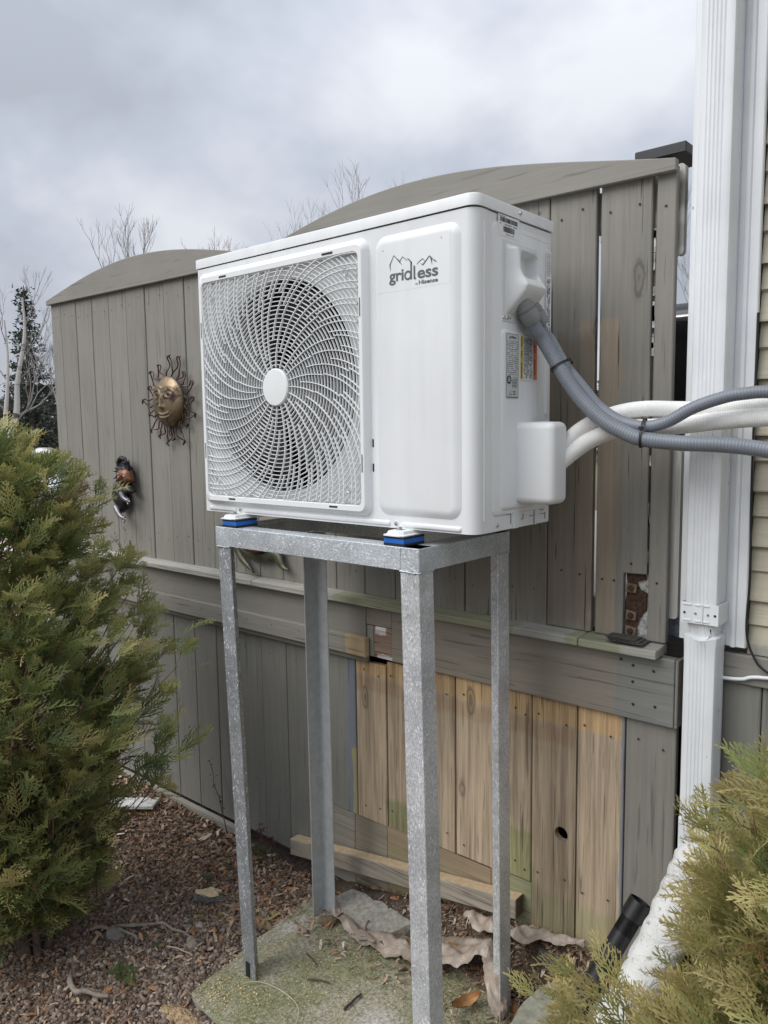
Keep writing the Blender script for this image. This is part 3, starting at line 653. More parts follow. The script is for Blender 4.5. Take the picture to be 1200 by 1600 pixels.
# --- electrical cover with its hand recess (height field on the side)
def ecover():
    ny_, nz_ = 64, 72; ys = np.linspace(.0945, .2335, ny_); z_ = np.linspace(.4405, .607, nz_)
    Yv, Zv = np.meshgrid(ys, z_, indexing='ij')
    z_top, z_lip, z_bot = .5985, .5060, .4570
    hh = np.interp(Zv, [z_bot, z_lip - .003, z_lip + .006, .532, .545, z_top - .010, z_top], [0, .048, .049, .0345, .0290, .0255, 0]); 
    hh = np.where(Zv > z_lip, hh, np.clip((Zv - z_bot) / (z_lip - z_bot), 0, 1) * .049)
    lip = .0045 * np.exp(-((Zv - z_lip) / .006) ** 2); hh = hh - lip * .6
    sd = np.minimum(Yv - .107, .2015 - Yv); side = sstep(sd, 0, .009)
    bulge = hh * np.sqrt(np.clip(side, 0, 1)) * (Zv > z_bot) * (Zv < z_top)
    # recess
    qy = np.abs(Yv - .1585) - .0345; qz = np.abs(Zv - .5565) - .0270; rr = .012
    dist = np.hypot(np.maximum(qy + rr, 0), np.maximum(qz + rr, 0)) + np.minimum(np.maximum(qy + rr, qz + rr), 0) - rr
    rec = sstep(-dist, -.002, .009); bulge = bulge * (1 - rec) + (bulge * rec) * .0 + rec * np.where(bulge > 0, -.004, 0)
    H = WU + .0035 + bulge
    V = np.stack([H, Yv, Zv], -1).reshape(-1, 3); idx = np.arange(ny_ * nz_).reshape(ny_, nz_)
    F = np.stack([idx[:-1, :-1], idx[1:, :-1], idx[1:, 1:], idx[:-1, 1:]], -1).reshape(-1, 4)
    o = np_mesh('electrical_cover', V, F, WHITE2, parent=ac, smooth=True); o.data.set_sharp_from_angle(angle=R(60))
    sm = o.modifiers.new('solid', 'SOLIDIFY'); sm.thickness = .003; sm.offset = -1
    return o
ec = ecover()
for y in (.100, .1135): MB().lathe([(.0048, .003), (.004, .0055), (.0015, .0065)], (WU, y, .449), 'x', 12).build('screw', SCREW, ec, smooth=40)
MB().lathe([(.002, .0036), (.0018, .004)], (WU, .1255, .4495), 'x', 8).build('drain_hole', BLACK, ec)
# --- valve cover box
def rbox3(name, x0, x1, y0, y1, z0, z1, r, mat, parent, seg=4):
    o = MB().box(x0, x1, y0, y1, z0, z1).build(name, mat, parent); bev(o, r, seg); auto_smooth(o, 60); return o
vc = rbox3('valve_cover', WU - .03, WU + .0955, .1455, .216, .056, .232, .016, WHITE2, ac, 5)
bbox('cover_flange', WU - .001, WU + .0035, .1415, .300, .052, .237, WHITE2, vc, .001)
bbox('cover_sticker', WU + .028, WU + .07, .17, .181, .2322, .2326, LABEL, vc, .0001)
# --- labels on the side
def sidebox(name, y0, y1, z0, z1, mat, par, h0=.0045, th=.0004):
    return bbox(name, WU + h0, WU + h0 + th, y0, y1, z0, z1, mat, par, .0001)
def dashes(par, y0, y1, z0, z1, rows, mat=INK, h=.0051, vertical=False, dens=.8, seed=1, fill=.5):
    r = random.Random(seed); mb = MB()
    if not vertical:
        dz = (z1 - z0) / rows
        for i in range(rows):
            y = y0
            while y < y1:
                w = r.uniform(.0015, .006)
                if r.random() < dens: mb.box(WU + h, WU + h + .0002, y, min(y + w, y1), z0 + dz * i, z0 + dz * (i + fill))
                y += w + .0012
    else:
        dyy = (y1 - y0) / rows
        for i in range(rows):
            z = z0
            while z < z1:
                w = r.uniform(.0015, .008)
                if r.random() < dens: mb.box(WU + h, WU + h + .0002, y0 + dyy * i, y0 + dyy * (i + fill), z, min(z + w, z1))
                z += w + .0012
    o = mb.build('label_print', mat, par, recalc=False); o['kind'] = 'stuff'; return o
bl = sidebox('barcode_label', .0775, .160, .6125, .6545, LABEL, ac, .0032)
mb = MB(); r_ = random.Random(3)
y = .084
while y < .153: w = r_.choice((.0006, .0009, .0015)); mb.box(WU + .0038, WU + .004, y, y + w, .6405, .6495); y += w + r_.choice((.0007, .001, .0016))
y = .097
while y < .139: w = r_.choice((.0008, .0012, .002)); mb.box(WU + .0038, WU + .004, y, y + w, .6215, .6325); y += w + r_.choice((.0008, .0014))
mb.build('barcode', INK, bl, recalc=False)
dashes(bl, .084, .15, .6355, .6385, 1, h=.0038, seed=5); dashes(bl, .10, .137, .6165, .619, 1, h=.0038, seed=6); dashes(bl, .081, .11, .651, .6535, 1, h=.0038, seed=7)
npl = sidebox('rating_label', .1015, .151, .2825, .4175, SILVER, ac, .0086)
dashes(npl, .1045, .148, .332, .404, 18, h=.0091, seed=8, fill=.30, dens=.7); dashes(npl, .124, .146, .306, .328, 7, h=.0091, seed=9, dens=.9); dashes(npl, .104, .148, .2845, .287, 1, h=.0091, dens=1, seed=10)
MB().lathe([(.0092, .0090), (.0092, .0092)], (WU, .1125, .321), 'x', 18).build('label_print', INK, npl); MB().lathe([(.0055, .0091), (.0055, .0094)], (WU, .1125, .321), 'x', 18).build('label_print', SILVER, npl)
dashes(npl, .108, .117, .315, .327, 3, h=.0095, dens=1, seed=13)
mb = MB(); mb.add([(WU + .0092, .113, .289), (WU + .0092, .124, .289), (WU + .0092, .1185, .299)], [(0, 1, 2)]); mb.build('label_print', INK, npl)
mb = MB(); mb.add([(WU + .0094, .1148, .2902), (WU + .0094, .1222, .2902), (WU + .0094, .1185, .297)], [(0, 1, 2)]); mb.build('label_print', SILVER, npl)
dashes(npl, .128, .139, .290, .300, 2, h=.0091, dens=1, seed=12)
bd_ = MB()
for a, b, c_, d_ in ((.1025, .150, .2835, .2841), (.1025, .150, .4159, .4165), (.1025, .1031, .2835, .4165), (.1494, .15, .2835, .4165)): bd_.box(WU + .0091, WU + .0093, a, b, c_, d_)
bd_.build('label_border', INK, npl, recalc=False)
wl = sidebox('warning_label', .157, .2305, .3225, .4175, LABEL, ac, .0086)
sidebox('yellow_band', .1585, .1685, .3245, .4155, YEL, wl, .0091); sidebox('orange_band', .2125, .2285, .3245, .4155, ORG, wl, .0091)
dashes(wl, .172, .210, .327, .413, 9, h=.0091, vertical=True, seed=14, dens=.85); dashes(wl, .161, .1665, .327, .413, 1, h=.0096, vertical=True, seed=15, fill=.6)
dashes(wl, .217, .223, .335, .40, 1, mat=INK, h=.0096, vertical=True, seed=16, fill=.6)
st = sidebox('instruction_strip', .272, .2925, .445, .6115, LABEL, ac, .0068); st2 = sidebox('instruction_strip', .2935, .306, .4335, .566, LABEL, ac, .0006)
dashes(st, .2745, .290, .447, .55, 5, h=.0074, vertical=True, seed=17); dashes(st2, .2955, .304, .436, .56, 4, h=.0011, vertical=True, seed=18)
mb = MB()
for i, z in enumerate((.604, .590, .578, .566)):
    mb.box(WU + .0073, WU + .0076, .276, .2765, z - .010, z); mb.box(WU + .0073, WU + .0076, .2875, .288, z - .010, z); mb.box(WU + .0073, WU + .0076, .276, .288, z - .0006, z); mb.box(WU + .0073, WU + .0076, .276, .288, z - .010, z - .0094); mb.box(WU + .0073, WU + .0076, .279, .285, z - .0055, z - .0045)
mb.build('label_print', INK, st, recalc=False)
tw = MB().add([(WU + .001, .2935, .576), (WU + .001, .306, .5905), (WU + .001, .2935, .605)], [(0, 1, 2)]).build('warning_triangle', simple('triangle_amber', (.62, .30, .05), .5), ac, recalc=False)
MB().add([(WU + .0013, .2955, .583), (WU + .0013, .302, .5905), (WU + .0013, .2955, .598)], [(0, 1, 2)]).build('label_print', INK, tw, recalc=False)

# --- lettering
def text_mesh(name, s, size, mat, parent, place, xscale=1.0, offset=0.0, shear=0):
    cu = bpy.data.curves.new(name, 'FONT'); cu.body = s; cu.size = size; cu.extrude = .00012; cu.offset = offset; cu.resolution_u = 4; cu.shear = shear
    t = bpy.data.objects.new(name, cu); col.objects.link(t); bpy.context.view_layer.update()
    me = bpy.data.meshes.new_from_object(t.evaluated_get(bpy.context.evaluated_depsgraph_get())); bpy.data.objects.remove(t)
    v = np.array([x.co[:] for x in me.vertices]); v[:, 0] -= v[:, 0].min(); w = v[:, 0].max()
    P_ = np.array([place(a * xscale(w) if callable(xscale) else a * xscale, b, c) for a, b, c in v]) - np.array(rootloc(parent))
    me.vertices.foreach_set('co', P_.astype(np.float32).ravel()); me.update(); me.materials.clear(); me.materials.append(mat)
    o = bpy.data.objects.new(name, me); col.objects.link(o); o.parent = parent; return o
yp = -.0088
logo = empty('logo', (0, 0, 0), None, None); logo.parent = ac; logo.location = Vector((.75, yp, .53)) - rootloc(ac)
text_mesh('lettering', 'gri', .0335, LOGO, logo, lambda a, b, c: (.6848 + a, yp - c, .5345 - (a) * .012 + b), lambda w: .0400 / w, .00085)
text_mesh('lettering', 'ess', .0335, LOGO, logo, lambda a, b, c: (.7615 + a, yp - c, .5318 + b), lambda w: .0537 / w, .00085)
def prism_x(pts, nm='stroke'): return poly_prism(pts, yp - .00015, yp + .0002, nm, LOGO, logo)
# bowl of the d, with its stem and the l running up into the mountains
cx_, cz_, ro, ri = .7362, .5415, .0100, .0058; mb = MB(); n = 24
mb.add([(cx_ + rr * math.cos(2 * math.pi * i / n), yp - .0001, cz_ + rr * math.sin(2 * math.pi * i / n)) for rr in (ro, ri) for i in range(n)], [(i, (i + 1) % n, n + (i + 1) % n, n + i) for i in range(n)]); mb.build('lettering', LOGO, logo, recalc=False)
prism_x([(.7430, .5320), (.7474, .5320), (.7474, .5668), (.7430, .5700)]); prism_x([(.7513, .5330), (.7530, .5308), (.7580, .5308), (.7580, .5340), (.7560, .5345), (.7559, .5575), (.7513, .5606)])
def stroke(pts, w):
    for i in range(len(pts) - 1):
        (a, b), (c_, d_) = pts[i], pts[i + 1]; L = math.hypot(c_ - a, d_ - b); nx_, nz_ = -(d_ - b) / L, (c_ - a) / L; w0, w1 = w[i], w[i + 1]
        prism_x([(a - nx_ * w0, b - nz_ * w0), (c_ - nx_ * w1, d_ - nz_ * w1), (c_ + nx_ * w1, d_ + nz_ * w1), (a + nx_ * w0, b + nz_ * w0)])
prism_x([(.6889, .5560), (.6858, .5691), (.6978, .5880), (.6988, .5872), (.6893, .5695)])
stroke([(.6982, .5876), (.7052, .5808)], (.0007, .0008)); prism_x([(.7052, .5815), (.7090, .5795), (.7150, .5735), (.7210, .5641), (.7130, .5715), (.7060, .5788)])
stroke([(.7147, .5733), (.7221, .5818), (.7292, .5762), (.7350, .5715)], (.0012, .0007, .0007, .0004)); prism_x([(.7327, .5772), (.7395, .5748), (.7474, .5668), (.7474, .5640), (.7385, .5722)])
stroke([(.7598, .5607), (.7688, .5665), (.7755, .5700), (.7805, .5648)], (.0004, .001, .0007, .0005)); stroke([(.7700, .5610), (.7755, .5580), (.7932, .5733)], (.0003, .0008, .0007)) 
prism_x([(.7754, .5556), (.7765, .5580), (.7935, .5740), (.7932, .5718), (.7790, .5580)]); prism_x([(.7932, .5735), (.8000, .5655), (.7996, .5545), (.7965, .5640)])
stroke([(.7943, .5723), (.8051, .5622)], (.0008, .0006)); prism_x([(.8030, .5628), (.8062, .5640), (.8132, .5572), (.8070, .5600)])
text_mesh('maker_lettering', 'Hisense', .0118, LOGO, logo, lambda a, b, c: (.7650 + a, yp - c, .5193 + b), lambda w: .0495 / w, .00035)
text_mesh('maker_lettering', 'by', .0060, LOGO, logo, lambda a, b, c: (.7568 + a, yp - c, .5198 + b), lambda w: .0055 / w)
text_mesh('small_lettering', 'gridless', .0075, INK, npl, lambda a, b, c: (WU + .0091 + c, .1135 + a, .4075 + b), lambda w: .027 / w, .0002)
stf = MB()
for x0_, x1_, z0_, z1_ in ((.646, .846, .5128, .5130), (.8458, .846, .513, .620)): stf.box(x0_, x1_, yp + .0001, yp + .0004, z0_, z1_)
stf.build('sticker_edge', simple('sticker_edge', (.66, .68, .68), .4), ac, recalc=False)
for x, z in ((.668, .6015), (.8235, .6045)): MB().lathe([(.0018, -.0086), (.0016, -.0090)], (x, 0, z), 'y', 8).build('peg', SCREW, ac)

# --- fan guard: frame, concentric rings, spiral ribs, hub
gx0, gx1, gz0, gz1 = .0405, .6025, .0485, .6110
GC, GZ = .3245, .3268
fo = rrect(.026, .6165, .032, .6285, .020, 6); fi = rrect(gx0, gx1, gz0, gz1, .014, 6)
fo2 = rrect(.0035, .6205, .024, .641, .026, 6)
mb = MB(); mb.rings([[(x, .0, z) for x, z in fo2], [(x, -.016, z) for x, z in fo], [(x, -.0195, z) for x, z in rrect(.0300, .6130, .0355, .6250, .018, 6)], [(x, -.0195, z) for x, z in rrect(gx0 - .0015, gx1 + .0015, gz0 - .0015, gz1 + .0015, .0155, 6)], [(x, -.017, z) for x, z in fi], [(x, -.004, z) for x, z in fi]], caps=False)
gf = mb.build('grille_frame', GRILLE, ac, recalc=False); auto_smooth(gf, 40)
for x, z, w, h in ((.118, .6185, .028, .0042), (.494, .6185, .034, .0045), (.128, .0420, .026, .004), (.502, .0420, .026, .004)): bbox('clip_slot', x, x + w, -.0205, -.0195, z - h / 2, z + h / 2, BLACK, gf, .0001)
for x, z in ((.6080, .49), (.6080, .145), (.0350, .49), (.0350, .17)): bbox('clip_slot', x - .0014, x + .0014, -.0205, -.0195, z - .02, z + .02, simple('slot_grey', (.16, .17, .17), .5), gf, .0001)
for z in (.190, .135): bbox('side_slot', .6225, .627, -.0006, .002, z - .009, z + .009, BLACK, gf, .0001)
def inrect(x, z, e=0): 
    return gx0 + e < x < gx1 - e and gz0 + e < z < gz1 - e
def bar(mb, pts, th, y0_, y1_):
    """flat bar of thickness th along pts (x,z), from y0_ to y1_"""
    n = len(pts)
    if n < 2: return
    L, Rr = [], []
    for i in range(n):
        a = pts[max(i - 1, 0)]; b = pts[min(i + 1, n - 1)]; dx_, dz_ = b[0] - a[0], b[1] - a[1]; l = math.hypot(dx_, dz_) or 1
        L.append((pts[i][0] - dz_ / l * th / 2, pts[i][1] + dx_ / l * th / 2)); Rr.append((pts[i][0] + dz_ / l * th / 2, pts[i][1] - dx_ / l * th / 2))
    v = [(x, y, z) for S, y in ((L, y0_), (Rr, y0_), (Rr, y1_), (L, y1_)) for x, z in S]; f = []
    for i in range(n - 1):
        for a, b in ((0, 1), (1, 2), (2, 3), (3, 0)): f.append((a * n + i, a * n + i + 1, b * n + i + 1, b * n + i))
    mb.add(v, f)
def MB_islands(mb):
    # each arc was added as its own run of vertices and faces
    par = list(range(len(mb.v)))
    def fd(a):
        while par[a] != a: par[a] = par[par[a]]; a = par[a]
        return a
    for f in mb.f:
        for q in f[1:]: par[fd(q)] = fd(f[0])
    gr = {}
    for f in mb.f: gr.setdefault(fd(f[0]), []).append(f)
    for fs in gr.values():
        ids = sorted({q for f in fs for q in f}); mp = {q: i for i, q in enumerate(ids)}; yield [mb.v[q] for q in ids], [tuple(mp[q] for q in f) for f in fs]
def MBx(v, f):
    m = MB(); m.add(v, f); return m
def ring_bars(r):
    mb = MB(); seg = max(64, int(r * 460)); run = []
    start = next((i for i in range(seg) if not inrect(GC + r * math.cos(2 * math.pi * i / seg + .1), GZ + r * math.sin(2 * math.pi * i / seg + .1))), 0)
    for i in range(start, start + seg + 1):
        a = 2 * math.pi * i / seg + .1; x, z = GC + r * math.cos(a), GZ + r * math.sin(a)
        if inrect(x, z): run.append((x, z))
        else:
            if len(run) > 1: bar(mb, run, .0015, -.0165, -.0110)
            run = []
    if len(run) > 1: bar(mb, run, .0015, -.0165, -.0110)
    for v_, f_ in MB_islands(mb): MBx(v_, f_).build('grille_ring', GRILLE, gf, recalc=False)
r = .0555
while r < .405: ring_bars(r); r += .0101
def rib(a0, r0, r1):
    pts = []; r = r0
    while r <= r1 + .001:
        q = r - .05; a = a0 - R(72 * q + 175 * q * q); x, z = GC + r * math.cos(a), GZ + r * math.sin(a)
        if not inrect(x, z, -.001): break
        pts.append((x, z)); r += .00505
    if len(pts) > 2: mb = MB(); bar(mb, pts, .0017, -.0185, -.0130); mb.build('grille_rib', GRILLE, gf, recalc=False)
NB = 20; ro_ = lambda k_: .0555 + .0101 * k_ + .0004
for i in range(NB):
    a0 = 2 * math.pi * i / NB; k1 = (8, 11, 9, 12)[i % 4]; k2 = (16, 19, 17)[i % 3]
    rib(a0, .0485, ro_(k1)); rib(a0 + .02, ro_(k1), .42)
    st_k = (5, 7, 4, 8)[(i * 3) % 4]; rib(a0 + math.pi / NB, ro_(st_k - 2), ro_(k2)); rib(a0 + math.pi / NB + .03, ro_(k2), .42)
    rib(a0 + math.pi / NB * .5, ro_(14 + (i * 2) % 5), .42); rib(a0 + math.pi / NB * 1.5, ro_(17 - (i * 3) % 5), .42)
MB().lathe([(.0462, -.008), (.0462, -.020), (.0435, -.0225), (.028, -.0235), (.001, -.0238)], (GC, 0, GZ), 'y', 48).build('grille_hub', GRILLE, gf, smooth=30)
for x, z in ((.0803, .5728), (.5651, .5703), (.0831, .0885), (.5632, .0855)):
    MB().lathe([(.0088, -.0195), (.0088, -.0165), (.0056, -.0165), (.0056, -.0195)], (x, 0, z), 'y', 20, caps=False).build('grille_boss', GRILLE, gf, smooth=30)
# --- fan and coil behind the guard
fan = empty('fan', (0, 0, 0), None, None); fan.parent = ac; fan.location = Vector((HC, .08, HZ)) - rootloc(ac)
MB().lathe([(.062, .10), (.060, .030), (.052, .022), (.001, .018)], (HC, 0, HZ), 'y', 32).build('fan_hub', FANM, fan, smooth=30)
bl0 = None
for kx in range(3):
    nr, na = 12, 18; V = []
    for i in range(nr):
        r = .058 + (.248 - .058) * i / (nr - 1)
        for j in range(na):
            u = j / (na - 1); span = 1.25 + .25 * i / (nr - 1); a = R(25) + kx * 2 * math.pi / 3 + u * span + .55 * (i / (nr - 1)) ** 1.3
            V.append((HC + r * math.cos(a), .034 + .060 * u + .008 * math.sin(u * 3), HZ + r * math.sin(a)))
    id_ = np.arange(nr * na).reshape(nr, na)
    bo = np_mesh('blade', np.array(V), np.stack([id_[:-1, :-1], id_[1:, :-1], id_[1:, 1:], id_[:-1, 1:]], -1).reshape(-1, 4), FANM, parent=fan, smooth=True)
    sm = bo.modifiers.new('solid', 'SOLIDIFY'); sm.thickness = .003
MB().lathe([(RH - .008, .0142), (RH - .008, .10), (RH - .004, .10)], (HC, 0, HZ), 'y', 64, caps=False).build('fan_shroud', simple('shroud_grey', (.035, .037, .04), .6), ac, smooth=50)
coil = MB()
for i in range(110): x = .03 + i * .0050; coil.box(x, x + .0008, .262, .285, .03, .64)
coil.build('coil_fins', simple('coil_metal', (.05, .055, .06), .6, .3), ac, recalc=False)
bbox('fan_chamber_back', .02, .60, .286, .296, .02, .65, DARK, ac, .001)
bbox('chamber_divider', .597, .602, .004, .29, .01, .65, DARK, ac, .001)
# --- mounting feet rails
for x0_, x1_, nm_ in ((.128, .178, 'mounting_foot'), (.693, .743, 'mounting_foot')):
    mb = MB()
    top = lambda e, z: [(x0_ + e, -.040 + e, z), (x0_ + e + .008, -.048 + e, z), (x1_ - e - .008, -.048 + e, z), (x1_ - e, -.040 + e, z), (x1_ - e, .355 - e, z), (x0_ + e, .355 - e, z)]
    mb.rings([top(-.004, -.0085), top(-.004, -.0065), top(.001, -.0050), top(.004, .0015), top(.010, .0028)])
    ft = mb.build(nm_, WHITE, ac); auto_smooth(ft, 35)
    MB().lathe([(.0075, .0025), (.0075, .0040), (.0045, .0040), (.0045, .0085), (.003, .0095)], ((x0_ + x1_) / 2, -.020, 0), 'z', 6).build('anchor_bolt', SCREW, ft)
    MB().lathe([(.011, .0022), (.011, .0032)], ((x0_ + x1_) / 2, -.020, 0), 'z', 18).build('bolt_washer', SCREW, ft)

# ================================================================== metal stand
stand = empty('metal_stand', (.45, .13, -1.29), 'galvanised angle iron stand with four legs carrying the air conditioner', 'stand')
sx0, sx1, sy0, sy1, stz, tl, th = .105, .7915, -.05, .3100, -.030, .0508, .004
def lbeam(name, axis, fixed, a, b, flip, mat):
    # vertical web on the outside, flange on top pointing inward
    if axis == 'x':
        s = 1 if not flip else -1; y = fixed
        pr = [(y, stz), (y, stz - tl), (y + s * th, stz - tl), (y + s * th, stz - th), (y + s * tl, stz - th), (y + s * tl, stz)]
        mb = MB().add([(a, p, q) for p, q in pr] + [(b, p, q) for p, q in pr], [(0, 1, 2, 3), (0, 3, 4, 5), (9, 8, 7, 6), (11, 10, 9, 6)] + [(i, (i + 1) % 6, 6 + (i + 1) % 6, 6 + i) for i in range(6)])
    else:
        s = 1 if not flip else -1; x = fixed
        pr = [(x, stz), (x, stz - tl), (x + s * th, stz - tl), (x + s * th, stz - th), (x + s * tl, stz - th), (x + s * tl, stz)]
        mb = MB().add([(p, a, q) for p, q in pr] + [(p, b, q) for p, q in pr], [(0, 1, 2, 3), (0, 3, 4, 5), (9, 8, 7, 6), (11, 10, 9, 6)] + [(i, (i + 1) % 6, 6 + (i + 1) % 6, 6 + i) for i in range(6)])
    o = mb.build(name, mat, stand); bev(o, .0012); return o
lbeam('beam', 'x', sy0, sx0, sx1, False, GALV); lbeam('beam', 'x', sy1, sx0, sx1, True, GALV)
lbeam('beam', 'y', sx1 + .0004, sy0 + .0015, sy1 + .001, True, GALV); lbeam('beam', 'y', sx0 - .0004, sy0 + .0015, sy1, False, GALV)
def leg(tx, ty, bx, by, bz, sx_, sy_, GALVZ=GALVZ):
    pr = [(0, 0), (tl * sx_, 0), (tl * sx_, th * sy_), (th * sx_, th * sy_), (th * sx_, tl * sy_), (0, tl * sy_)]
    zt = stz - tl - .001; a = [(tx + p, ty + q, zt) for p, q in pr]; b = [(bx + p, by + q, bz) for p, q in pr]
    o = MB().add(a + b, [(0, 1, 2, 3), (0, 3, 4, 5), (9, 8, 7, 6), (11, 10, 9, 6)] + [(i, (i + 1) % 6, 6 + (i + 1) % 6, 6 + i) for i in range(6)]).build('leg', GALVZ, stand); bev(o, .0012); return o
leg(.112, -.0495, .153, -.045, -1.289, 1, 1, GALV_REFL)
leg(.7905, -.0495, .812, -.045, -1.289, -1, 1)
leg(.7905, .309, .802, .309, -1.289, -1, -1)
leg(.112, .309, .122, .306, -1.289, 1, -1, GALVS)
# weld seams and the notch at the foot of the front left leg
wl_ = MB()
for p_, q_ in (((.7400, -.0512, stz - tl - .001), (.7915, -.0512, stz - tl - .001)), ((.7925, -.0495, stz - tl - .001), (.7925, .000, stz - tl - .001)), ((.7925, .262, stz - tl - .0), (.7925, .310, stz - tl - .0)), ((.112, -.0512, stz - tl - .001), (.163, -.0512, stz - tl - .001)), ((.7405, -.0508, stz - .002), (.7405, -.0508, stz - tl))):
    a, b = Vector(p_), Vector(q_); pts = [a.lerp(b, i / 8) + Vector((0, random.uniform(-.0004, .0004), random.uniform(-.0008, .0008))) for i in range(9)]; wl_.tube(pts, [.0014 + random.uniform(0, .0009) for _ in pts], 6)
wl_.build('weld_bead', GALV, stand, smooth=60)
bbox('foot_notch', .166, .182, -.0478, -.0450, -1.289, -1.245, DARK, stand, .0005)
# anti vibration pads
pad = empty('vibration_pad', (.160, -.012, stz + .0005), 'blue and black rubber pad under the front left foot of the air conditioner', 'rubber pad', 'rubber pads under the air conditioner feet')
def padlayer(nm_, z0_, z1_, m_, e):
    return bbox(nm_, .133 - e, .189 + e, -.0475 - e, .024 + e, z0_, z1_, m_, pad, .0006)
padlayer('rubber_base', stz + .0006, stz + .0058, BRUB, .0006); padlayer('rubber_core', stz + .0059, stz + .0165, BLUE, 0); padlayer('rubber_top', stz + .0166, stz + .0211, BRUB, .0006)
for dx_, dy_, lb_ in ((.560, 0, 'blue and black rubber pad under the front right foot of the air conditioner'), (0, .32, 'blue and black rubber pad under the rear left foot of the air conditioner'), (.560, .32, 'blue and black rubber pad under the rear right foot of the air conditioner')):
    c = pad.copy(); col.objects.link(c); c.location = pad.location + Vector((dx_, dy_, 0)); c['label'] = lb_
    for ch in list(pad.children):
        d = ch.copy(); col.objects.link(d); d.parent = c
    if dy_: c.location.y = .262

# ================================================================== conduits and insulated lines
def conduit(name, pts, r, mat, label, cat, n=16, ends=None):
    root = empty(name, pts[0], label, cat)
    mb = MB(); mb.tube(smoothpath(pts, 8), r, n); o = mb.build('hose', mat, root, uv=True); auto_smooth(o, 60); return root
g1 = Vector((WU + .022, .150, .474)); d1 = Vector((.028, .045, -.058)).normalized()
big = conduit('grey_conduit', [tuple(g1), (.935, .178, .428), (.945, .196, .402), (.977, .204, .347), (1.021, .21, .283), (1.07, .215, .235), (1.117, .22, .208), (1.155, .225, .194), (1.223, .235, .186), (1.303, .25, .182), (1.38, .265, .172), (1.55, .28, .14), (1.9, .33, .08), (2.2, .45, .05)], .0153, CONDUIT, 'thick grey flexible conduit from the unit, sagging lowest and leaving to the right', 'conduit')
g2 = Vector((WU + .022, .192, .474))
small = conduit('grey_conduit', [tuple(g2), (.932, .212, .428), (.945, .225, .407), (.975, .23, .355), (1.016, .235, .304), (1.053, .24, .261), (1.098, .24, .232), (1.149, .24, .219), (1.195, .245, .228), (1.241, .25, .253), (1.286, .26, .270), (1.329, .27, .279), (1.40, .28, .279), (1.6, .30, .25), (2.2, .45, .2)], .0124, CONDUIT, 'thinner grey flexible conduit curving back up to the right over the white lines', 'conduit')
def gland(root, p, d, r):
    z = Vector((0, 0, 1)); a = d.cross(z).normalized(); b = d.cross(a)
    def ring(h, rr, n=24, hexa=0): 
        out = []
        for i in range(n):
            t = 2 * math.pi * i / n; q = rr * (1 + (hexa * (1 if (i % 4) in (1, 2) else 0)))
            out.append(tuple(p + d * h + (a * math.cos(t) + b * math.sin(t)) * q))
        return out
    o = MB().rings([ring(-.016, r * 1.06), ring(-.003, r * 1.16), ring(-.003, r * 1.27), ring(.002, r * 1.27), ring(.003, r * 1.16), ring(.006, r * 1.18)]).build('lock_ring', FITTING, root); auto_smooth(o, 35)
    o = MB().rings([ring(.0065, r * 1.27, hexa=.05), ring(.026, r * 1.27, hexa=.05), ring(.031, r * 1.2), ring(.036, r * 1.06), ring(.036, r * 1.0)]).build('gland_nut', FITTING, root); auto_smooth(o, 30)
gland(big, g1 + d1 * .004, (Vector((.945, .196, .402)) - g1).normalized(), .0160)
gland(small, g2 + d1 * .004, (Vector((.945, .225, .407)) - g2).normalized(), .0128)
conduit('insulated_line', [(.955, .200, .150), (.975, .213, .170), (1.007, .24, .212), (1.059, .27, .243), (1.121, .29, .256), (1.194, .31, .254), (1.268, .32, .250), (1.362, .325, .259), (1.6, .34, .28), (2.2, .47, .25)], .0165, LAGGING, 'upper white ribbed insulated line arching from the valve cover to the right', 'insulated pipe')
conduit('insulated_line', [(.960, .195, .115), (.980, .212, .146), (1.03, .24, .190), (1.085, .26, .213), (1.139, .28, .217), (1.2, .295, .220), (1.285, .305, .229), (1.366, .31, .234), (1.6, .33, .24), (2.2, .47, .20)], .0180, LAGGING, 'lower white ribbed insulated line bending up from the valve cover to the right', 'insulated pipe')
# cable ties round both conduits
def tie(c, d, label, rx, rz, bn):
    root = empty('cable_tie', c, label, 'cable tie'); c = Vector(c); d = Vector(d).normalized(); bn = Vector(bn).normalized(); a = (bn - d * bn.dot(d)).normalized(); b = d.cross(a)
    ring = [c + a * math.cos(t) * rx + b * math.sin(t) * rz for t in np.linspace(0, 2 * math.pi, 33)]
    mb = MB()
    loops = [[tuple(p + (p - c).normalized() * e + d * w) for e, w in ((0, -.0024), (.0016, -.0024), (.0016, .0024), (0, .0024))] for p in ring[:-1]]
    mb.rings(loops, closed=True); mb.build('strap', BLACK, root)
    h = ring[8] + (ring[8] - c).normalized() * .002; MB().box(h.x - .004, h.x + .004, h.y - .004, h.y + .003, h.z - .003, h.z + .003).build('tie_head', BLACK, root)
tie((.976, .2175, .351), (.55, .06, -.80), 'black cable tie around both grey conduits just below the grey fittings', .0318, .0192, (0.03, 1, .22))
tie((1.152, .232, .2065), (1, .15, -.05), 'black cable tie around both grey conduits where they part in front of the fence', .0315, .0192, (0, .55, 1))
# ring of straps around pipe exit

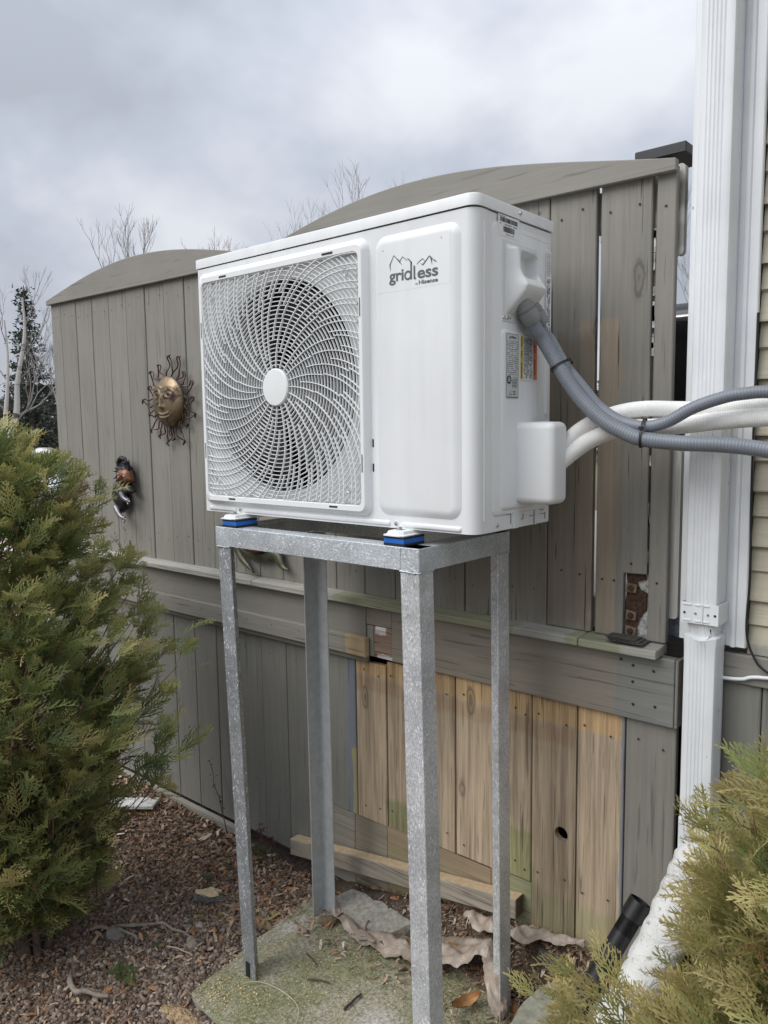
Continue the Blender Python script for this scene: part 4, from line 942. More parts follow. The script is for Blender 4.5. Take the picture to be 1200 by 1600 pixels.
# ================================================================== slab, kerb, things on the ground
k = NT('mossy_concrete'); P = k.pos()
n1 = k.noise(P, 9, 5, .6); n2 = k.noise(P, 130, 4, .7); n3 = k.noise(P, 3.2, 4, .55)
c = k.mix(k.ss(n1, .36, .66), (.21, .215, .115), (.34, .32, .245)); c = k.mix(k.ss(n3, .50, .68), c, (.48, .46, .42)); c = k.mix(k.ss(k.noise(P, 17, 5, .7), .58, .72), c, (.14, .15, .07))
c = k.scale(c, k.ss(n2, .25, .75, .45, 1.55)); fl = k.math('MULTIPLY', k.ss(k.vor(P, 240), .16, .26, 1, 0), k.ss(k.noise(P, 26, 3), .44, .62))
c = k.mix(fl, c, (.46, .40, .22)); k.col(c); k.rough(.92); k.bump(k.math('ADD', n2, k.math('MULTIPLY', n1, .6)), .8, .004); MOSSY = k.m
def ragged_slab(name, pts, ztop, th, mat, label, cat, sub=.03, amp=.006, bevel=.006, zf=None):
    out = []
    for i in range(len(pts)):
        a, b = Vector(pts[i]), Vector(pts[(i + 1) % len(pts)]); n = max(2, int((b - a).length / sub))
        for j in range(n): q = a.lerp(b, j / n); out.append((q.x + random.uniform(-amp, amp), q.y + random.uniform(-amp, amp)))
    zt = (lambda x, y: ztop) if zf is None else zf
    cx = sum(p[0] for p in out) / len(out); cy = sum(p[1] for p in out) / len(out)
    def lp(s, dz): return [(cx + (x - cx) * s, cy + (y - cy) * s, zt(x, y) + dz) for x, y in out]
    mb = MB(); mb.rings([lp(1.0, -th), lp(1.0, -bevel), lp(1 - bevel * 1.5, 0)]); o = mb.build(name, mat); auto_smooth(o, 30); return tag(o, label, cat)
ragged_slab('concrete_slab', [(.10, -.185), (.95, -.26), (.95, .30), (.62, .40), (.30, .41), (.13, .405), (.03, .33)], -1.2895, .06, MOSSY, 'mossy concrete slab dusted with sawdust under the metal stand', 'slab')
ragged_slab('paving_stone', [(.125, .325), (.36, .30), (.42, .405), (.15, .407)], -1.274, .05, simple('grey_stone', (.33, .31, .27), .9, var=.3, vs=70, bump=.6, bs=120, bd=.003), 'small grey paving stone on the slab behind the stand, against the lumber', 'paving stone', zf=lambda x, y: -1.272 + .25 * max(0, y - .33))
ragged_slab('kerb_stone', [(.868, .02), (1.6, -.10), (1.7, .42), (.905, .435), (.862, .30)], -1.2, .12, simple('kerb_concrete', (.30, .30, .235), .9, var=.25, vs=50, bump=.6, bs=140, bd=.003), 'pale mossy concrete kerb slab in the lower right corner under the black pipe', 'kerb', zf=lambda x, y: -1.228 + .10 * max(0, y - .05))
ragged_slab('broken_slate', [(.83, .40), (.98, .405), (.99, .445), (.80, .444)], -1.145, .02, simple('slate', (.12, .115, .10), .85, var=.3, vs=60, bump=.6), 'dark broken slab piece on the debris near the rear right leg', 'stone', zf=lambda x, y: -1.175 + .5 * (y - .40))
# lumber lying along the fence foot
lu = empty('lumber', (.315, .42, -1.2), 'weathered length of lumber lying against the fence foot behind the stand', 'lumber')
def skewbox(name, p, q, w, h, mat, par, bw=.002):
    p, q = Vector(p), Vector(q); d = (q - p); s = Vector((0, w, 0)); t = Vector((0, 0, h))
    v = [p, p + s, p + s + t, p + t, q, q + s, q + s + t, q + t]
    o = MB().add(v, [(0, 1, 2, 3), (7, 6, 5, 4), (0, 4, 5, 1), (1, 5, 6, 2), (2, 6, 7, 3), (3, 7, 4, 0)]).build(name, mat, par); return bev(o, bw)
skewbox('timber', (-.145, .408, -1.2475), (.755, .408, -1.108), .040, .056, LUMBER, lu); skewbox('sawn_top', (-.145, .409, -1.1913), (.755, .409, -1.0518), .038, .0008, CUT, lu, .0001)
skewbox('cut_end', (.7553, .41, -1.106), (.7563, .41, -1.1058), .036, .052, simple('dark_end_grain', (.11, .075, .045), .9, var=.3, vs=80), lu, .0001)
wb = poly_prism(rrect(-.16, .16, -.006, .006, .002), -.035, .035, 'painted_board', simple('chipped_white_paint', (.58, .57, .55), .7, var=.3, vs=35, bump=.4)); wb.location = (-1.02, .27, float(gh(-1.02, .27)) + .028); wb.rotation_euler = (R(3), R(-3), R(33)); tag(wb, 'short white painted board lying on the wood chips beside the left cedar', 'board')
# crumpled plastic sheet
k = NT('tan_plastic_sheet'); k.col(k.scale((.35, .285, .23), k.ss(k.noise(k.obj(), 25, 4), .3, .7, .75, 1.2))); k.rough(.28)
k.bump(k.noise(k.obj(), 70, 3, .5, 2.5), .5, .004); SHEET = k.m
from mathutils import noise as mn
def sheet_strip(pts, name, parent, seed, nw=18):
    path = smoothpath([p[0] for p in pts], 10); ws = .78 * np.interp(np.linspace(0, 1, len(path)), np.linspace(0, 1, len(pts)), [p[1] for p in pts]); n = len(path); V = []
    for i, p in enumerate(path):
        t = (path[min(i + 1, n - 1)] - path[max(i - 1, 0)]).normalized(); s = Vector((-t.y, t.x, 0)).normalized()
        for j in range(nw + 1):
            u = (j / nw - .5) * 2; q = p + s * u * ws[i] * (1 + .35 * mn.noise(Vector((i * .35, seed * 7. + (u > 0), 0))))
            rg = lambda f, o: 1 - 2 * abs(mn.noise(Vector((q.x * f, q.y * f, seed + o))))
            q.z += .020 * rg(13, 0) + .008 * rg(34, 5) + .003 * rg(70, 9) - .012 * u * u - .008; V.append(tuple(q))
    idx = np.arange(n * (nw + 1)).reshape(n, nw + 1)
    return np_mesh(name, np.array(V), np.stack([idx[:-1, :-1], idx[1:, :-1], idx[1:, 1:], idx[:-1, 1:]], -1).reshape(-1, 4), SHEET, parent=parent, smooth=True)
ps = empty('plastic_sheet', (.5, .38, -1.28), 'crumpled translucent tan plastic sheet strewn along the slab edge by the lumber', 'plastic sheet')
sheet_strip([((.04, .385, -1.262), .012), ((.10, .345, -1.262), .022), ((.20, .30, -1.272), .020), ((.32, .27, -1.275), .030), ((.42, .295, -1.262), .060), ((.52, .32, -1.252), .082), ((.62, .345, -1.225), .078), ((.70, .37, -1.19), .04)], 'sheet_fold', ps, 1)
sheet_strip([((.60, .40, -1.155), .02), ((.70, .395, -1.140), .036), ((.80, .40, -1.125), .034), ((.88, .415, -1.115), .020), ((.95, .425, -1.108), .010)], 'sheet_fold', ps, 2)
sheet_strip([((.70, .37, -1.175), .03), ((.75, .31, -1.215), .036), ((.80, .25, -1.235), .030), ((.83, .21, -1.245), .010)], 'sheet_fold', ps, 3)
# --- gravel
ico = bpy.data.meshes.new('t'); b = bmesh.new(); bmesh.ops.create_icosphere(b, subdivisions=1, radius=1); b.to_mesh(ico); b.free()
IV = np.array([v.co[:] for v in ico.vertices]); IF = np.array([p.vertices[:] for p in ico.polygons]); bpy.data.meshes.remove(ico)
def inslab(x, y): return (x > .04) & (y > -.20) & (x < .95) & (y < .44) & ~((x < .10 - (y + .185) * .14))
def scatter_stones(name, N, smin, smax, region, seed):
    r = np.random.default_rng(seed); P_ = region(r, N); n = len(P_)
    s = r.uniform(smin, smax, n) * r.uniform(.8, 1.25, n); S = s[:, None] * r.uniform(.65, 1.2, (n, 3)); M = randrot(n, r)
    J = 1 + r.normal(0, .13, (n, len(IV), 1)); V = np.einsum('nij,nkj->nki', M, IV[None] * J * S[:, None]); z = gh(P_[:, 0], P_[:, 1]) + s * r.uniform(-.1, .9, n)
    V += np.stack([P_[:, 0], P_[:, 1], z], -1)[:, None]; F = (IF[None] + (np.arange(n) * len(IV))[:, None, None]).reshape(-1, 3)
    return np_mesh(name, V.reshape(-1, 3), F, GRAV, {'tint': np.repeat(r.random(n), len(IF)), 'hue': np.repeat(r.random(n), len(IF))})
k = NT('lava_gravel'); at = k.n('ShaderNodeAttribute', attribute_name='tint').outputs['Fac']; hu = k.n('ShaderNodeAttribute', attribute_name='hue').outputs['Fac']
c = k.ramp(at, [(0, (.075, .052, .040)), (.35, (.165, .118, .092)), (.7, (.25, .19, .15)), (.93, (.34, .28, .23)), (1, (.50, .45, .38))]); c = k.mix(k.math('MULTIPLY', hu, .45), c, (.19, .14, .11))
k.col(k.scale(c, k.ss(k.noise(k.pos(), 300, 2), .3, .7, .7, 1.25))); k.rough(.9); k.bump(k.noise(k.pos(), 500, 2), .6, .001); GRAV = k.m
def reg_left(r, N):
    x = r.uniform(-1.5, .25, N); y = r.uniform(-1.0, .43, N); kk = ~inslab(x, y) & (r.random(N) < 1 - .75 * sstep(y - .25 * x, .12, .42)); return np.stack([x, y], -1)[kk]
tag(scatter_stones('gravel', 52000, .0035, .0078, reg_left, 5), 'reddish grey lava gravel covering the ground left of the slab', 'gravel', kind='stuff')
# --- litter: wood chips, needles, leaves
k = NT('litter'); at = k.n('ShaderNodeAttribute', attribute_name='tint').outputs['Fac']
c = k.ramp(at, [(0, (.08, .05, .034)), (.25, (.18, .115, .075)), (.5, (.28, .185, .12)), (.72, (.39, .275, .19)), (.9, (.48, .38, .28)), (1, (.62, .55, .45))]); hu = k.n('ShaderNodeAttribute', attribute_name='hue').outputs['Fac']
c = k.mix(k.ss(hu, .84, .95), c, (.36, .17, .07)); k.col(k.scale(c, k.ss(k.noise(k.pos(), 200, 2), .3, .7, .8, 1.2))); k.rough(.85); LIT = k.m
def flakes(name, P_, L, Wd, seed, lift=.012, mat=None, tint=(0, 1), curl=.25, tilt=.35):
    r = np.random.default_rng(seed); n = len(P_); l = L[0] + (L[1] - L[0]) * r.random(n) ** 1.6; w = l * r.uniform(*Wd, n)
    a = r.uniform(0, 2 * np.pi, n); d = np.stack([np.cos(a), np.sin(a), r.normal(0, tilt, n)], -1); d /= np.linalg.norm(d, axis=1)[:, None]
    s = np.cross(d, np.stack([r.normal(0, .45, n), r.normal(0, .45, n), np.ones(n)], -1)); s /= np.linalg.norm(s, axis=1)[:, None]; nn = np.cross(s, d)
    c = np.stack([P_[:, 0], P_[:, 1], P_[:, 2] + r.uniform(.001, lift, n)], -1); cu = (l * r.normal(0, curl, n))[:, None]
    e = lambda t, u, h: c + d * (l * t)[:, None] + s * (w * u)[:, None] + nn * cu * h
    V = np.stack([e(-.5, -.3, 0), e(-.5, .3, 0), e(0, -.5, .6), e(0, .5, .6), e(.5, -.22, 0), e(.5, .22, 0)], 1)
    f = np.array([[0, 2, 3, 1], [2, 4, 5, 3]]); F = (f[None] + (np.arange(n) * 6)[:, None, None]).reshape(-1, 4)
    t = tint[0] + (tint[1] - tint[0]) * r.random(n)
    return np_mesh(name, V.reshape(-1, 3), F, mat or LIT, {'tint': np.repeat(t, 2), 'hue': np.repeat(r.random(n), 2)})
def pts(seed, N, x0, x1, y0, y1, dens, slab_ok=False):
    r = np.random.default_rng(seed); x = r.uniform(x0, x1, N); y = r.uniform(y0, y1, N); kk = r.random(N) < dens(x, y); isl = inslab(x, y)
    if slab_ok is False: kk &= ~isl
    z = np.where(isl, -1.2893, gh(x, y)); z = np.maximum(z, gh(x, y)); return np.stack([x, y, z], -1)[kk]
fl1 = flakes('wood_chips', pts(11, 60000, -1.8, .3, -.9, .425, lambda x, y: .20 + .85 * sstep(y - .22 * x, .02, .30) + .35 * sstep(-y, .1, .5)), (.004, .030), (.14, .5), 21, .014, tint=(0, .92))
bk_ = flakes('bark_pieces', pts(19, 900, -1.5, .1, -.8, .42, lambda x, y: .25 + .7 * sstep(y, .0, .36)), (.018, .055), (.18, .45), 29, .022, tint=(.25, 1)); tag(bk_, 'larger tan and grey bark pieces and dead leaves lying over the wood chips', 'bark', kind='stuff')
tag(fl1, 'brown wood chips and cedar needles littering the ground along the fence', 'wood chips', kind='stuff')
fl2 = flakes('cedar_needles', pts(12, 18000, -1.5, .2, -.9, .42, lambda x, y: .4 + .5 * sstep(y, .1, .4)), (.006, .030), (.04, .09), 22, .018, tilt=.4, tint=(0, .8)); tag(fl2, 'dry rusty cedar needles scattered over the gravel', 'needles', kind='stuff')
fl3 = flakes('leaf_litter', pts(13, 13000, -.1, 1.1, .16, .45, lambda x, y: .10 + .90 * sstep(y + .30 * (x - .62), .32, .40), True), (.006, .035), (.08, .4), 23, .018); tag(fl3, 'brown leaf and bark debris heaped between the slab and the fence', 'debris', kind='stuff')
fl3b = flakes('leaf_litter', pts(16, 2600, .72, .90, -.05, .34, lambda x, y: sstep(x, .79, .86), True), (.006, .035), (.08, .4), 26, .016); tag(fl3b, 'brown debris caught along the kerb at the foot of the rear right leg', 'debris', kind='stuff')
SAW = simple('sawdust', (.56, .46, .26), .9, var=.15)
def sawp(seed, N, f): 
    return pts(seed, N, .05, .93, -.24, .42, f, True)
cl = lambda x, y: .10 + .9 * np.exp(-((x - .17) ** 2 + (y + .12) ** 2) / .0035) + .5 * np.exp(-((x - .17) ** 2 + (y + .03) ** 2) / .0012) + .25 * (np.sin(x * 31) * np.cos(y * 27 + x * 9) > .2) * np.exp(-((y - .0) ** 2) / .06)
sp_ = sawp(14, 34000, cl); sp_ = sp_[inslab(sp_[:, 0], sp_[:, 1])]
tag(flakes('sawdust', sp_, (.0015, .0062), (.3, .8), 24, .003, SAW, curl=.1, tilt=.15), 'pale yellow sawdust flecks on the mossy slab', 'sawdust', kind='stuff')
# --- sticks, stones, chunks
def stick(p, q, r0, r1, mat, label, bend=.02, seed=0, cat='stick', name='stick'):
    r = random.Random(seed); p, q = Vector(p), Vector(q); n = 7; path = []
    for i in range(n):
        t = i / (n - 1); o_ = math.sin(t * math.pi) * bend; path.append(p.lerp(q, t) + Vector((r.uniform(-1, 1) * bend * .3, o_ + r.uniform(-1, 1) * bend * .3, abs(o_) * .3 + r.uniform(0, .003))))
    mb = MB(); mb.tube(smoothpath(path, 3), np.linspace(r0, r1, (n - 1) * 3 + 1).tolist(), 6); o = mb.build(name, mat, smooth=60); return tag(o, label, cat)
gz_ = lambda x, y, d=.012: (x, y, float(gh(x, y)) + d)
stick(gz_(-.32, -.16), gz_(-.10, -.03), .006, .003, OLDW, 'grey crooked stick on the gravel in front of the left cedar', .03, 1)
stick(gz_(-.38, -.22, .015), gz_(-.20, -.16, .02), .005, .0035, OLDW, 'forked grey twig lying under the edge of the left cedar', .025, 2)
stick(gz_(-.22, -.36, .015), gz_(-.06, -.33, .02), .009, .005, OLDW, 'thick weathered grey stick near the bottom left corner', -.03, 3)
stick(gz_(-.12, -.11, .016), gz_(-.03, -.085, .014), .002, .0015, simple('pale_stick', (.48, .43, .36), .8), 'thin pale stick on the gravel left of the slab', .004, 4)
stick(gz_(-.27, .33), gz_(-.19, .36), .004, .003, simple('dark_stick', (.09, .06, .04), .8), 'dark short twig among wood chips near the fence', .006, 5)
stick((.315, .045, -1.284), (.375, .075, -1.284), .0026, .002, simple('twig_dark', (.07, .055, .045), .8), 'short dark twig lying on the slab between the legs', .004, 6)
stick((.235, .12, -1.285), (.30, .10, -1.285), .0024, .0018, simple('twig_dark2', (.08, .06, .045), .8), 'small dark twig on the slab behind the front left leg', .003, 7)
stick((.33, .245, -1.262), (.375, .26, -1.262), .006, .005, OLDW, 'short grey wood splinter beside the plastic sheet', .003, 8)
stick((.47, .03, -1.284), (.465, .10, -1.284), .004, .003, simple('dark_peg', (.05, .04, .03), .8), 'dark stick on the slab left of the front right leg', .003, 18)
mb = MB(); cc = [(.30 + .11 * math.cos(t), -.10 + .075 * math.sin(t), -1.283 + .004 * math.sin(3 * t)) for t in np.linspace(-.5, 2.9, 30)]; mb.tube(cc, .0011, 6)
tag(mb.build('wire', simple('pale_wire', (.5, .47, .38), .6), smooth=60), 'thin pale curled wire lying on the front of the slab', 'wire')
def rock(x, y, s, mat, label, seed, name='stone', cat='stone', dz=.4, z=None):
    r = np.random.default_rng(seed); b = bmesh.new(); bmesh.ops.create_icosphere(b, subdivisions=3, radius=1); V = np.array([v.co[:] for v in b.verts]); ph = r.uniform(0, 6, 6)
    f = 1 + .16 * np.sin(V[:, 0] * 3 + ph[0]) * np.cos(V[:, 1] * 2.6 + ph[1]) + .10 * np.sin(V[:, 2] * 5 + ph[2] + V[:, 0] * 4) + r.normal(0, .02, len(V)); V = V * f[:, None] * np.array(s)
    V[:, 2] = np.maximum(V[:, 2], -s[2] * .6)
    F = [tuple(v.index for v in q.verts) for q in b.faces]; b.free(); zz = float(gh(x, y)) if z is None else z
    o = link(name, V + np.array([x, y, zz + s[2] * dz]), F, mat, recalc=False); auto_smooth(o, 35); return tag(o, label, cat)
STN = simple('tan_stone', (.24, .21, .165), .9, var=.3, vs=60, bump=.6, bs=150, bd=.002); STG = simple('grey_rock', (.20, .18, .16), .9, var=.3, vs=60, bump=.6, bs=150, bd=.002)
ch = empty('wood_chunk', gz_(-.215, .115), 'broken chunk of wood with a pale fresh top and grey bark, on the gravel', 'wood chunk')
def chunk(s0, nm_, mat, dz, seed):
    r = np.random.default_rng(seed); V = []; n = 18
    for j, (h, w) in enumerate(((0, .8), (.4, 1), (.8, .9), (1, .55))):
        for i in range(n):
            a = 2 * math.pi * i / n; q = 1 + .18 * math.sin(3 * a + seed) + r.normal(0, .06); V.append((s0[0] * w * q * math.cos(a), s0[1] * w * q * math.sin(a), s0[2] * h + dz + r.normal(0, .004)))
    M = Matrix.Rotation(R(38), 3, 'Z'); V = [tuple(M @ Vector(v) + ch.location) for v in V]
    mb = MB(); mb.rings([V[i * n:(i + 1) * n] for i in range(4)]); return mb.build(nm_, mat, ch)
chunk((.050, .022, .022), 'bark_side', simple('grey_bark', (.12, .115, .11), .9, var=.4, vs=90, bump=1, bs=120, bd=.003), -.002, 3); chunk((.042, .019, .016), 'fresh_face', simple('fresh_wood', (.58, .46, .30), .85, var=.2, vs=110, bump=1, bs=160, bd=.004), .018, 5)
rock(-.085, -.045, (.024, .020, .015), STN, 'small tan stone on the gravel near the slab corner', 1)
rock(-.30, -.175, (.030, .026, .024), STG, 'grey brown stone in front of the left cedar stems', 2)
rock(-.14, .02, (.018, .014, .010), simple('pale_stone', (.34, .31, .28), .9, var=.2, vs=60, bump=.5), 'small pale stone in the middle of the gravel', 3)
rock(-.045, .155, (.035, .022, .012), simple('lichen_stone', (.23, .20, .11), .9, var=.5, vs=40, bump=.6), 'flat yellowish mottled stone beside the slab behind the front left leg', 4)
rock(.03, .245, (.007, .007, .006), simple('white_pebble', (.6, .6, .6), .5), 'tiny white pebble near the rear left leg', 5)
rock(.18, .265, (.028, .022, .016), simple('dirt_clod', (.13, .10, .06), .95, var=.4, vs=90, bump=1), 'clump of dirt and twigs inside the foot of the rear left leg', 6, name='dirt_clod', cat='clod', z=-1.289)
for i, (x, y, s, a) in enumerate(((.62, .36, .05, .3), (.71, .235, .050, 1.2), (.825, .285, .034, 2.2), (.50, .30, .04, .2))):
    n, m_ = 12, 5; V = []
    for p_ in range(n):
        t = p_ / (n - 1); w = s * .32 * math.sin(math.pi * min(max(t, .03), .97)) ** .8
        for q in range(m_):
            u = (q / (m_ - 1) - .5) * 2; V.append((s * (t - .5) * 2 * .9, w * u, s * .35 * u * u + s * .30 * (t - .5) ** 2 * 4 + .002 * math.sin(p_ * 2 + q)))
    M = Matrix.Rotation(a, 3, 'Z') @ Matrix.Rotation(R(15), 3, 'X'); zz = max(float(gh(x, y)), -1.289) + .014 + (.03 if i in (0, 3) else 0)
    V = [tuple(M @ Vector(v) + Vector((x, y, zz))) for v in V]; id_ = np.arange(n * m_).reshape(n, m_)
    o = link('dead_leaf', V, np.stack([id_[:-1, :-1], id_[1:, :-1], id_[1:, 1:], id_[:-1, 1:]], -1).reshape(-1, 4).tolist(), simple('dead_leaf_%d' % i, [(.34, .19, .08), (.36, .19, .08), (.22, .11, .045), (.30, .20, .11)][i], .6, var=.3, vs=40, bump=.4), smooth=True, recalc=False)
    tag(o, ['curled tan leaf lying on the plastic sheet', 'large curled orange brown leaf at the foot of the rear right leg', 'dark brown crumpled leaf right of the rear right leg', 'narrow tan leaf between the slab and the plastic sheet'][i], 'leaf')
rock(.150, -.245, (.080, .030, .013), simple('splintered_wood', (.40, .28, .16), .9, var=.6, vs=120, bump=1., bs=160, bd=.012), 'pale splintered wood scrap in front of the slab corner at the bottom edge', 9, name='wood_scrap', cat='wood scrap')

# ================================================================== wall ornaments
BR = NT('aged_brass'); p = BR.obj(); n = BR.noise(p, 22, 5, .65); s = BR.sepp(p)
BR.col(BR.mix(BR.ss(n, .46, .62), (.27, .205, .13), (.075, .05, .042))); BR.metal(.85); BR.rough(BR.ss(n, .3, .7, .38, .6)); BR.bump(BR.noise(p, 120, 3), .3, .001); BRASS = BR.m
COPW = simple('dark_copper_wire', (.085, .045, .032), .5, .7, var=.4, vs=40)
sunr = empty('sun_ornament', (-.785, .44, .335), 'metal sun face with wavy wire rays hanging on the left fence panel', 'wall ornament')
def sun_face(cx, cz, ra, rb, y0):
    n, m_ = 30, 56; V = []
    for i in range(n):
        rr = i / (n - 1)
        for j in range(m_):
            a = 2 * math.pi * j / m_; u, v = rr * math.cos(a), rr * math.sin(a)
            h = .030 * math.sqrt(max(0, 1 - rr * rr * .97))
            g = lambda x, y, sx, sy: math.exp(-((u - x) / sx) ** 2 - ((v - y) / sy) ** 2)
            h += .013 * math.exp(-(u / .085) ** 2) * (1 / (1 + math.exp(-(v + .30) * 26))) * (1 / (1 + math.exp((v - .30) * 14))) * (1.0 - .55 * (v + .3)) + .004 * g(.0, -.24, .15, .07)
            for sx in (-1, 1):
                du, dv = (u - sx * .42) / .25, (v - .30) / .17; q = math.hypot(du, dv)
                h += .0045 * math.exp(-((q - 1) / .16) ** 2) + .003 * math.exp(-(q / .42) ** 2) - .0025 * math.exp(-((q - .62) / .2) ** 2)
                d_ = v - (.60 - .9 * (u - sx * .38) ** 2); h += .004 * math.exp(-(d_ / .035) ** 2) * (abs(u - sx * .38) < .36)
            lip = v + .54 - .55 * u * u; h += (.005 * math.exp(-(lip / .035) ** 2) + .005 * math.exp(-((lip + .13) / .045) ** 2) - .004 * math.exp(-((lip + .06) / .02) ** 2)) * (abs(u) < .36)
            h += .002 * g(0, -.82, .25, .1)
            V.append((cx + u * ra, y0 - h, cz + v * rb))
    id_ = np.arange(n * m_).reshape(n, m_); A, B = id_[:-1], id_[1:]
    o = np_mesh('face', np.array(V), np.stack([A, B, np.roll(B, -1, 1), np.roll(A, -1, 1)], -1).reshape(-1, 4), BRASS, parent=sunr, smooth=True)
    mb = MB(); mb.rings([[(cx + math.cos(a) * ra * 1.01 + math.cos(t) * .003, y0 - .001 + .003 * math.sin(t), cz + math.sin(a) * rb * 1.01 + math.cos(t) * .0 + math.sin(a) * .0) for t in np.linspace(0, 2 * math.pi, 7)[:-1]] for a in np.linspace(0, 2 * math.pi, 49)[:-1]], closed=True); mb.build('rim', BRASS, sunr, smooth=60)
    return o
SX, SZ = -.785, .338
sun_face(SX, SZ, .094, .094, .425)
rays = 17
for i in range(rays):
    a0 = math.pi / 2 + 2 * math.pi * i / rays; L = (.072, .050)[i % 2] * (1.0, 1.12, .95)[i % 3]; b = .096; hw = .20
    rad = lambda r, a: (SX + r * math.cos(a), SZ + r * math.sin(a)); sg = 1 if math.cos(a0) < 0 else -1
    tip = a0 + sg * .10; P1, P2 = [], []
    for t in np.linspace(0, 1, 9):
        w = hw * (1 - t ** 1.25) ** .9 + .004; sw = sg * .10 * math.sin(t * math.pi * 1.3)
        P1.append((*rad(b + L * t, a0 + w * .75 + sw + sg * .10 * t), .0)); P2.append((*rad(b + L * t, a0 - w * .75 + sw + sg * .10 * t), .0))
    path = [(x, .430 - .004 * math.sin(j), z) for j, (x, z, _) in enumerate(P1 + [(*rad(b + L * 1.08, a0 + sg * (.12)), 0)] + P2[::-1])]
    MB().tube(smoothpath(path, 2), .0027, 5).build('ray', COPW, sunr, smooth=60)
MB().tube([(SX, .4505, SZ + .02), (SX, .42, SZ + .02)], .004, 6).build('hanger', COPW, sunr)
# troll like metal figure
fig = empty('wall_figure', (-1.12, .44, .02), 'dark metal figure with spiky hair and reaching hands on the fence behind the left cedar', 'wall ornament')
DKM = simple('dark_patina_metal', (.035, .032, .034), .4, .6, var=.5, vs=30, bump=.4); FLM = simple('copper_face', (.19, .085, .05), .4, .55, var=.5, vs=28, bump=.3); SLM = simple('dull_silver_metal', (.22, .21, .23), .35, .7, var=.3, vs=30)
def blob(name, c, s, mat, par, rot=0, sub=3, warp=.08, seed=1):
    b = bmesh.new(); bmesh.ops.create_icosphere(b, subdivisions=sub, radius=1); M = Matrix.Rotation(rot, 3, 'Y'); V = []
    for v in b.verts:
        f = 1 + warp * math.sin(v.co.x * 4 + seed) * math.cos(v.co.z * 5 + seed * 2); q = Vector((v.co.x * s[0], v.co.y * s[1], v.co.z * s[2])) * f; V.append(tuple(M @ q + Vector(c)))
    F = [tuple(v.index for v in q.verts) for q in b.faces]; b.free(); return link(name, V, F, mat, par, smooth=True, recalc=False)
hd = blob('head', (-1.085, .412, .040), (.045, .030, .038), FLM, fig, rot=.5)
blob('nose', (-1.078, .378, .036), (.009, .012, .015), FLM, hd, sub=2); blob('eye', (-1.105, .388, .052), (.009, .005, .007), SLM, hd, sub=2); blob('eye', (-1.066, .390, .044), (.008, .005, .006), SLM, hd, sub=2)
MB().tube([(-1.098, .385, .015), (-1.080, .380, .010), (-1.063, .386, .014)], .0022, 6).build('mouth', DKM, hd)
blob('beard', (-1.070, .410, -.006), (.042, .024, .018), DKM, hd, rot=.35, warp=.2)
hm = MB()
for i in range(13):
    t = i / 12; a = R(205 - 165 * t) ; c0 = Vector((-1.092 + .043 * math.cos(a), .41, .052 + .036 * math.sin(a))); d = Vector((math.cos(a + .35) * 1.0 - .25, -.1, math.sin(a + .3) * .9)).normalized()
    hm.tube([c0 - d * .014, c0 + d * .012, c0 + d * (.034 + .012 * math.sin(i * 2.3))], [.010, .0065, .0006], 5)
hm.build('hair', DKM, fig)
blob('hair_cap', (-1.098, .420, .062), (.043, .028, .026), DKM, fig, rot=.4, warp=.2)
blob('body', (-1.155, .425, -.045), (.050, .024, .070), DKM, fig, rot=-.4)
def hand(root_pts, fdirs, mat, nm_='arm'):
    mb = MB(); mb.tube(smoothpath(root_pts, 4), np.linspace(.013, .008, (len(root_pts) - 1) * 4 + 1).tolist(), 8); a = mb.build(nm_, mat, fig, smooth=60)
    e_ = Vector(root_pts[-1]); blob('palm', tuple(e_), (.013, .007, .012), mat, a, sub=2)
    for i, (fx, fz, L) in enumerate(fdirs):
        d = Vector((fx, -.25, fz)).normalized(); MB().tube([e_ + d * .007, e_ + d * (.007 + L * .5) + Vector((0, -.002, 0)), e_ + d * (.007 + L) + Vector((0, .003, -.001))], [.0036, .0030, .0018], 6).build('finger', mat, a)
hand([(-1.14, .42, .06), (-1.128, .41, .10), (-1.105, .405, .118), (-1.078, .405, .112)], [(1, -.9, .022), (1, -.5, .024), (1, -.1, .022), (.6, -1, .016), (.1, -1, .012)], DKM)
hand([(-1.13, .415, -.03), (-1.09, .40, -.045), (-1.062, .40, -.055)], [(1, .5, .014), (1, .0, .017), (1, -.45, .016), (.5, -1, .015), (-.1, 1, .011)], SLM)
hand([(-1.17, .41, -.09), (-1.13, .40, -.115), (-1.10, .40, -.130)], [(1, .5, .012), (1, .0, .015), (1, -.45, .014), (.5, -1, .013), (0, 1, .010)], SLM)
